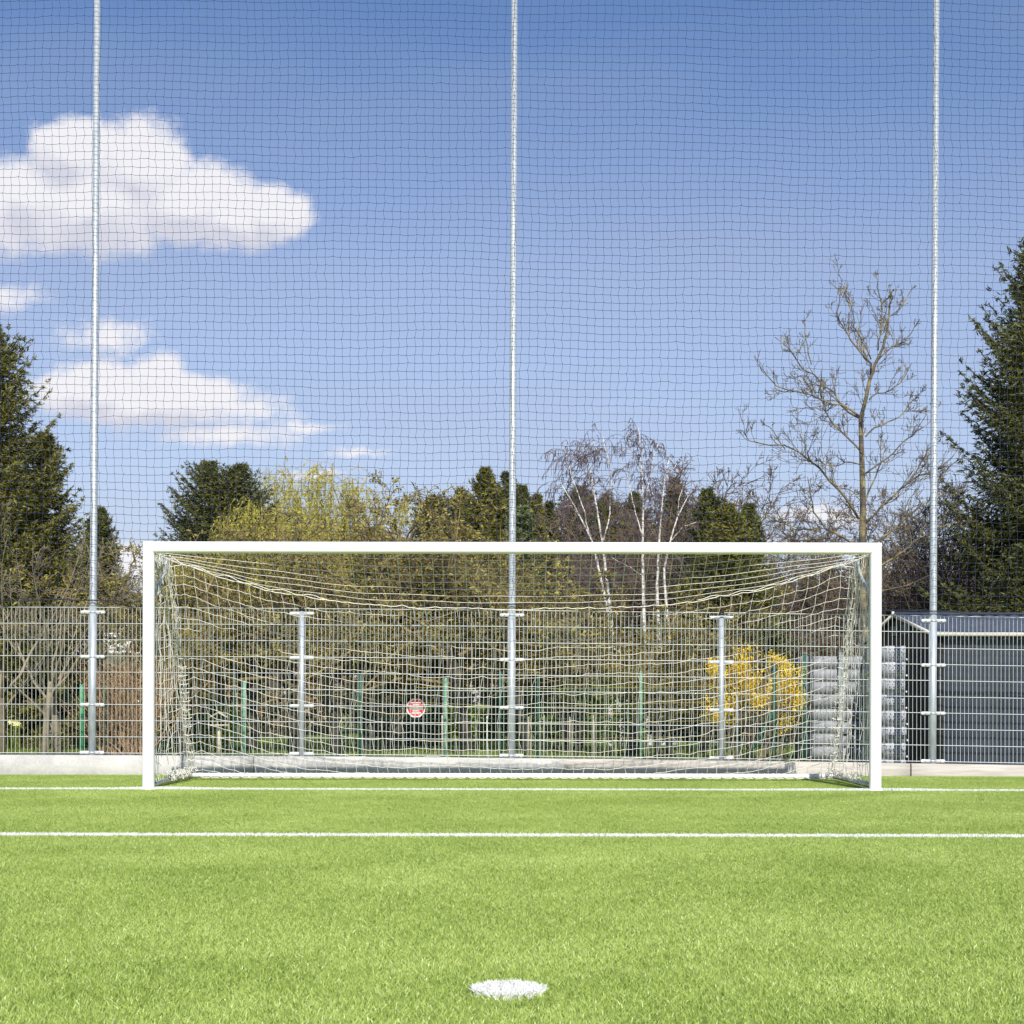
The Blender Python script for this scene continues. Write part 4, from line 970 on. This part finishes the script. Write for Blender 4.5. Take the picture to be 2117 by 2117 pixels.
for sgn in (-1, 1):       # roof sheets with ribs and steps like tiles
    g = G(); nr = 10
    ey = 2-sgn*-1*0 ; y_e = (-.09 if sgn < 0 else 4.09)
    xs = np.arange(-.09, L_, .03); V = []; Qd = []
    rows = []
    for k in range(nr):
        for e in (0, 1):
            t = (k+e)/nr; y = 2+(y_e-2)*t; z = RZ+.315-(RZ-EZ+.02)*t+(.014 if e == 0 else .026)-0.01
            rows.append((y, z))
    for (y, z) in rows:
        for x in xs: V.append((x, y, z+.011*math.cos(2*PI*x/.18)))
    nx = len(xs)
    for i in range(len(rows)-1):
        for j in range(nx-1): Qd.append((i*nx+j, i*nx+j+1, (i+1)*nx+j+1, (i+1)*nx+j))
    g.add(V, Qd); o = g.build('roof_slope', m_roof, shed, False)
G().tube([(-.1, 2, RZ+.335), (L_, 2, RZ+.335)], .045, 12, True, .6).build('ridge_cap', m_roof, shed, True)
G().tube([(-.12, 2, RZ+.335), (-.09, 2, RZ+.335)], .04, 12).build('ridge_end', m_trim, shed)
g = G(); g.bar((-.105, -.10, EZ+.285), (-.105, 2, RZ+.32), .02, .045, (0, 0, 1)); g.build('rake_trim', m_trim, shed)
g = G(); g.bar((-.105, 4.10, EZ+.285), (-.105, 2, RZ+.32), .02, .045, (0, 0, 1)); g.build('rake_trim', m_trim, shed)
G().box(-.11, L_, -.135, -.095, EZ+.262, EZ+.31).build('gutter', m_trim, shed)
G().box(-.012, .05, -.018, -.004, 0, EZ+.25).build('corner_trim', m_black, shed)

# ------------------------------------------------------------------ stack of steel planks beside the shed
m_pl = M('galvanised_plank', (.33, .345, .385), (.42, .435, .47), 12, .6, .0); m_hole = M('dark_hole', (.015, .015, .02), (.02, .02, .025), 5, .8)
m_gap = M('gap_shade', (.14, .145, .16), (.18, .19, .20), 9, .8)  # darker tone paints the shade in the gaps between stacked layers
PX0, PX1, PY0, PY1 = 4.92, 5.17, 20.0, 21.3
ordn = ['lowest', 'second from bottom', 'third from bottom', 'fourth from bottom', 'fifth from bottom', 'third from top', 'second from top', 'topmost']
plk = None
for k in range(8):
    lab = 'perforated galvanised steel plank, %s in the stack beside the shed' % ordn[k]; z = -.06+k*.2125+.0
    if plk is None:
        plk = thing('steel_plank', lab, 'plank', (PX0, PY0, z), 'steel planks stacked beside the shed')
        w = PX1-PX0; g = G(); g.box(0, w, 0, PY1-PY0, .018, .2105); 
        for q in range(5): g.box(.004+q*w/4.4, .014+q*w/4.4, -.005, 0, .03, .205)
        for q in range(4): g.box(-.003, 0, .1+q*.3, .12+q*.3, .03, .2)
        nd = sum(len(q) for q in g.Q); r = random.Random(2)
        for q in range(4):
            for e in range(4):
                ngon(g, 8, .0075, -.0045, -.0015, 0, .034+q*w/4.4+(.012 if e % 2 else -.004), .06+e*.035)
        o = g.build('deck', m_pl, plk); o.data.materials.append(m_hole)
        ng_ = sum(len(q) for q in g.Q)
        for q, p in enumerate(o.data.polygons): p.material_index = 1 if q >= nd else 0
        g = G(); g.box(.01, w-.01, .004, PY1-PY0-.01, .0, .018); g.build('gap_block', m_gap, plk)
        g = G(); g.box(w, w+.02, -.03, .02, .02, .045); g.box(-.02, 0, -.03, .02, .17, .2); g.build('hook', m_clamp, plk)
    else: 
        p = dup(plk, (PX0+random.uniform(-.012, .012), PY0+random.uniform(-.02, .02), z), lab)
CXa, _, _ = P(1666, 1400, 23.6); CXb, _, _ = P(1834, 1400, 23.6); crate = None; cw = CXb-CXa
m_cr = M('weathered_grey_panel', (.25, .26, .285), (.36, .37, .39), 9, .6)
for k in range(8):
    lab = 'flat grey slatted crate, %s in the stack behind the goal' % ordn[k]; z = .015+k*.2
    if crate is None:
        crate = thing('slatted_crate', lab, 'crate', (CXa, 23.6, z), 'grey crates stacked behind the goal')
        g = G(); g.box(0, cw*.44, 0, .9, .018, .199); g.box(cw*.52, cw, 0, .9, .018, .199); g.box(cw*.44, cw*.52, .04, .86, .024, .18); n = 15
        for q in range(n):
            x = .03+q*(cw-.08)/(n-1)
            if not .42*cw < x < .52*cw: g.box(x, x+.016, -.007, 0, .035, .19)
        g.build('panel', m_cr, crate)
        g = G(); g.box(.01, cw-.01, .008, .88, 0, .018); g.build('gap_strip', m_gap, crate)
    else: dup(crate, (CXa+random.uniform(-.02, .02), 23.6+random.uniform(-.02, .02), z), lab).rotation_euler[1] = random.uniform(-.004, .010)
for (pxx, lab) in ((1739, 'grey steel upright holding the middle of the crate stack'), (1664, 'dark steel upright at the left edge of the crate stack')):
    ux = P(pxx, 1400, 23.5)[0]; o = thing('steel_upright', lab, 'post', (ux, 23.52, -.05), 'uprights of the crate stack'); G().box(-.03, .03, -.03, .03, -.2, 1.70).build('upright', m_vent if pxx > 1700 else m_dgreen, o); G().box(-.04, .04, -.04, .04, 1.70, 1.715).build('cap', m_vent, o)

# ------------------------------------------------------------------ far house
m_plas = M('white_plaster', (.78, .76, .70), (.72, .70, .65), 3, .8); m_tile = M('dark_roof_tiles', (.075, .06, .055), (.10, .085, .08), 5, .8); m_glass = M('window_glass', (.03, .035, .04), (.05, .055, .06), 3, .1)
hx, hy, hz = P(264, 1262, 80)
hs = thing('white_house', 'white gabled house far away between the left net pole and goalpost', 'house', (hx, hy, -.05))
V = [(-3, 0, 0), (3, 0, 0), (3, 0, hz-3), (0, 0, hz), (-3, 0, hz-3)]; V = [(x, y+q, z) for q in (0, 8) for (x, y, z) in V]
G().add(V, [(1, 6, 7, 2), (0, 4, 9, 5)], None, [[0, 1, 2, 3, 4], [9, 8, 7, 6, 5]]).build('wall', m_plas, hs)
g = G(); g.bar((0, 3.8, hz+.1), (3.5, 3.8, hz-3.4), 9.0, .18, (0, 0, 1)); g.bar((0, 3.8, hz+.1), (-3.5, 3.8, hz-3.4), 9.0, .18, (0, 0, 1)); g.build('roof', m_tile, hs)
for (wx, wz) in ((-.55, hz-1.7), (.25, hz-1.7), (-1.6, hz-4), (.6, hz-4)):
    w_ = G().box(wx, wx+.55, -.05, .02, wz, wz+.8).build('window', m_plas, hs); G().box(wx+.07, wx+.48, -.06, -.052, wz+.07, wz+.73).build('pane', m_glass, w_)
G().box(-1.6, 1.6, -1.0, -.002, hz-2.25, hz-2.1).build('balcony_floor', m_plas, hs)
g = G()
for q in range(17): g.box(-1.6+q*.2, -1.5+q*.2, -1.0, -.97, hz-2.1, hz-1.25)
g.box(-1.65, 1.65, -1.03, -.96, hz-1.25, hz-1.18); g.build('balcony_railing', m_plas, hs)
G().box(1.0, 1.5, 3, 3.5, hz-1.2, hz+.5).build('chimney', m_plas, hs)

# ------------------------------------------------------------------ small garden things
m_wood = M('grey_wood', (.30, .26, .21), (.22, .19, .15), 10, .8); m_or = M('orange_glaze', (.75, .24, .05), (.65, .2, .04), 5, .4)
x, y, z = P(107, 1472, 26)
t = thing('garden_table', 'small folding garden table in front of the dark hedge at left', 'table', (x, y, -.05))
G().box(-.14, .14, -.12, .12, z+.03, z+.05).build('table_top', m_wood, t)
for s in (-1, 1):
    G().bar((-s*.11, -.09, z+.03), (s*.13, -.09, 0), .014, .014, (0, 1, 0)).build('leg', m_wood, t); G().bar((-s*.11, .09, z+.03), (s*.13, .09, 0), .014, .014, (0, 1, 0)).build('leg', m_wood, t)
g = G(); g.tube([(0, 0, 0), (0, 0, .02), (0, 0, .05), (0, 0, .07)], [.02, .032, .034, .022], 14); g.build('orange_pot', m_or, None, True, loc=(x+.01, y, z)); tag(bpy.data.objects['orange_pot'], 'small orange pot on the folding garden table', 'pot')
m_yf = LEAF('daffodil_petals', [(.75, .70, .25), (.85, .80, .4), (.8, .75, .3)], .3)
for k, (px, py, lab) in enumerate(((22, 1494, 'pair of pale yellow daffodils at the left edge'), (36, 1497, 'pale yellow daffodils right of the leftmost ones'))):
    x, y, z = P(px, py, 21.5); o = thing('daffodil', lab, 'flower', (x, y, -.05), 'daffodils at the left'); g = G(); gs = G(); r = np.random.default_rng(k)
    for q in range(3):
        c = np.array([r.normal(0, .03), r.normal(0, .03), z+.05+r.normal(0, .02)]); n = 6; a = np.arange(n)*PI/3
        A = np.stack([np.cos(a), -.25*np.ones(n), np.sin(a)], 1)*.022; B = np.stack([-np.sin(a), np.zeros(n), np.cos(a)], 1)*.011; g.leaves(c+A, A, B); gs.tube([(c[0]*.5, c[1]*.5, 0), tuple(c)], .004, 4)
    L = 16; st = np.stack([r.normal(0, .03, L), r.normal(0, .03, L), np.zeros(L)], 1); gs.segs(st, st+np.stack([r.normal(0, .06, L), r.normal(0, .06, L), r.uniform(.2, z, L)], 1), .006, .002, 3)
    g.build('petals', m_yf, o); gs.build('stems', m_box, o)
x, y, z = P(453, 1497, 25); t = thing('bird_table', 'pale wooden bird table in the garden right of the left goalpost', 'bird table', (x, y, -.05))
m_pw = M('pale_wood', (.62, .56, .42), (.50, .45, .34), 10, .8)
G().bar((0, 0, 0), (0, 0, z+.02), .04, .04, (0, 1, 0)).build('pole', m_pw, t); G().box(-.16, .16, -.12, .12, z+.02, z+.045).build('tray', m_pw, t)
g = G(); g.bar((-.15, 0, z+.16), (0, 0, z+.24), .22, .015); g.bar((.15, 0, z+.16), (0, 0, z+.24), .22, .015); g.build('little_roof', m_pw, t)
for s in (-1, 1): G().bar((s*.11, 0, z+.04), (s*.11, 0, z+.18), .015, .015, (0, 1, 0)).build('roof_support', m_pw, t)
for k, (px, ty, by, mt_, lab) in enumerate([(1007, 1480, 1508, m_white, 'short white stake left of the middle net pole'), (914, 1478, 1505, m_pw, 'short wooden stake beside the pale mint post'), (1093, 1480, 1506, m_pw, 'short wooden stake right of the middle net pole'), (1178, 1482, 1510, m_pw, 'short wooden stake in the middle of the lawn'), (1227, 1478, 1508, m_pw, 'short wooden stake left of the leaning fruit tree'), (1125, 1478, 1560, m_galv, 'thin grey metal rod on the lawn right of the middle net pole')]):
    x, y, z = P(px, ty, 24.5); o = thing('garden_stake', lab, 'stake', (x, y, -.05), 'stakes in the garden'); g = G(); g.tube([(0, 0, -.1), (0, 0, z+.03), (0, 0, z+.05)], [.011, .011, .004], 8); g.build('stake', mt_, o); g = G(); g.tube([(0, 0, z-.02), (0, 0, z)], .0125, 8); g.build('tie', m_yel, o)
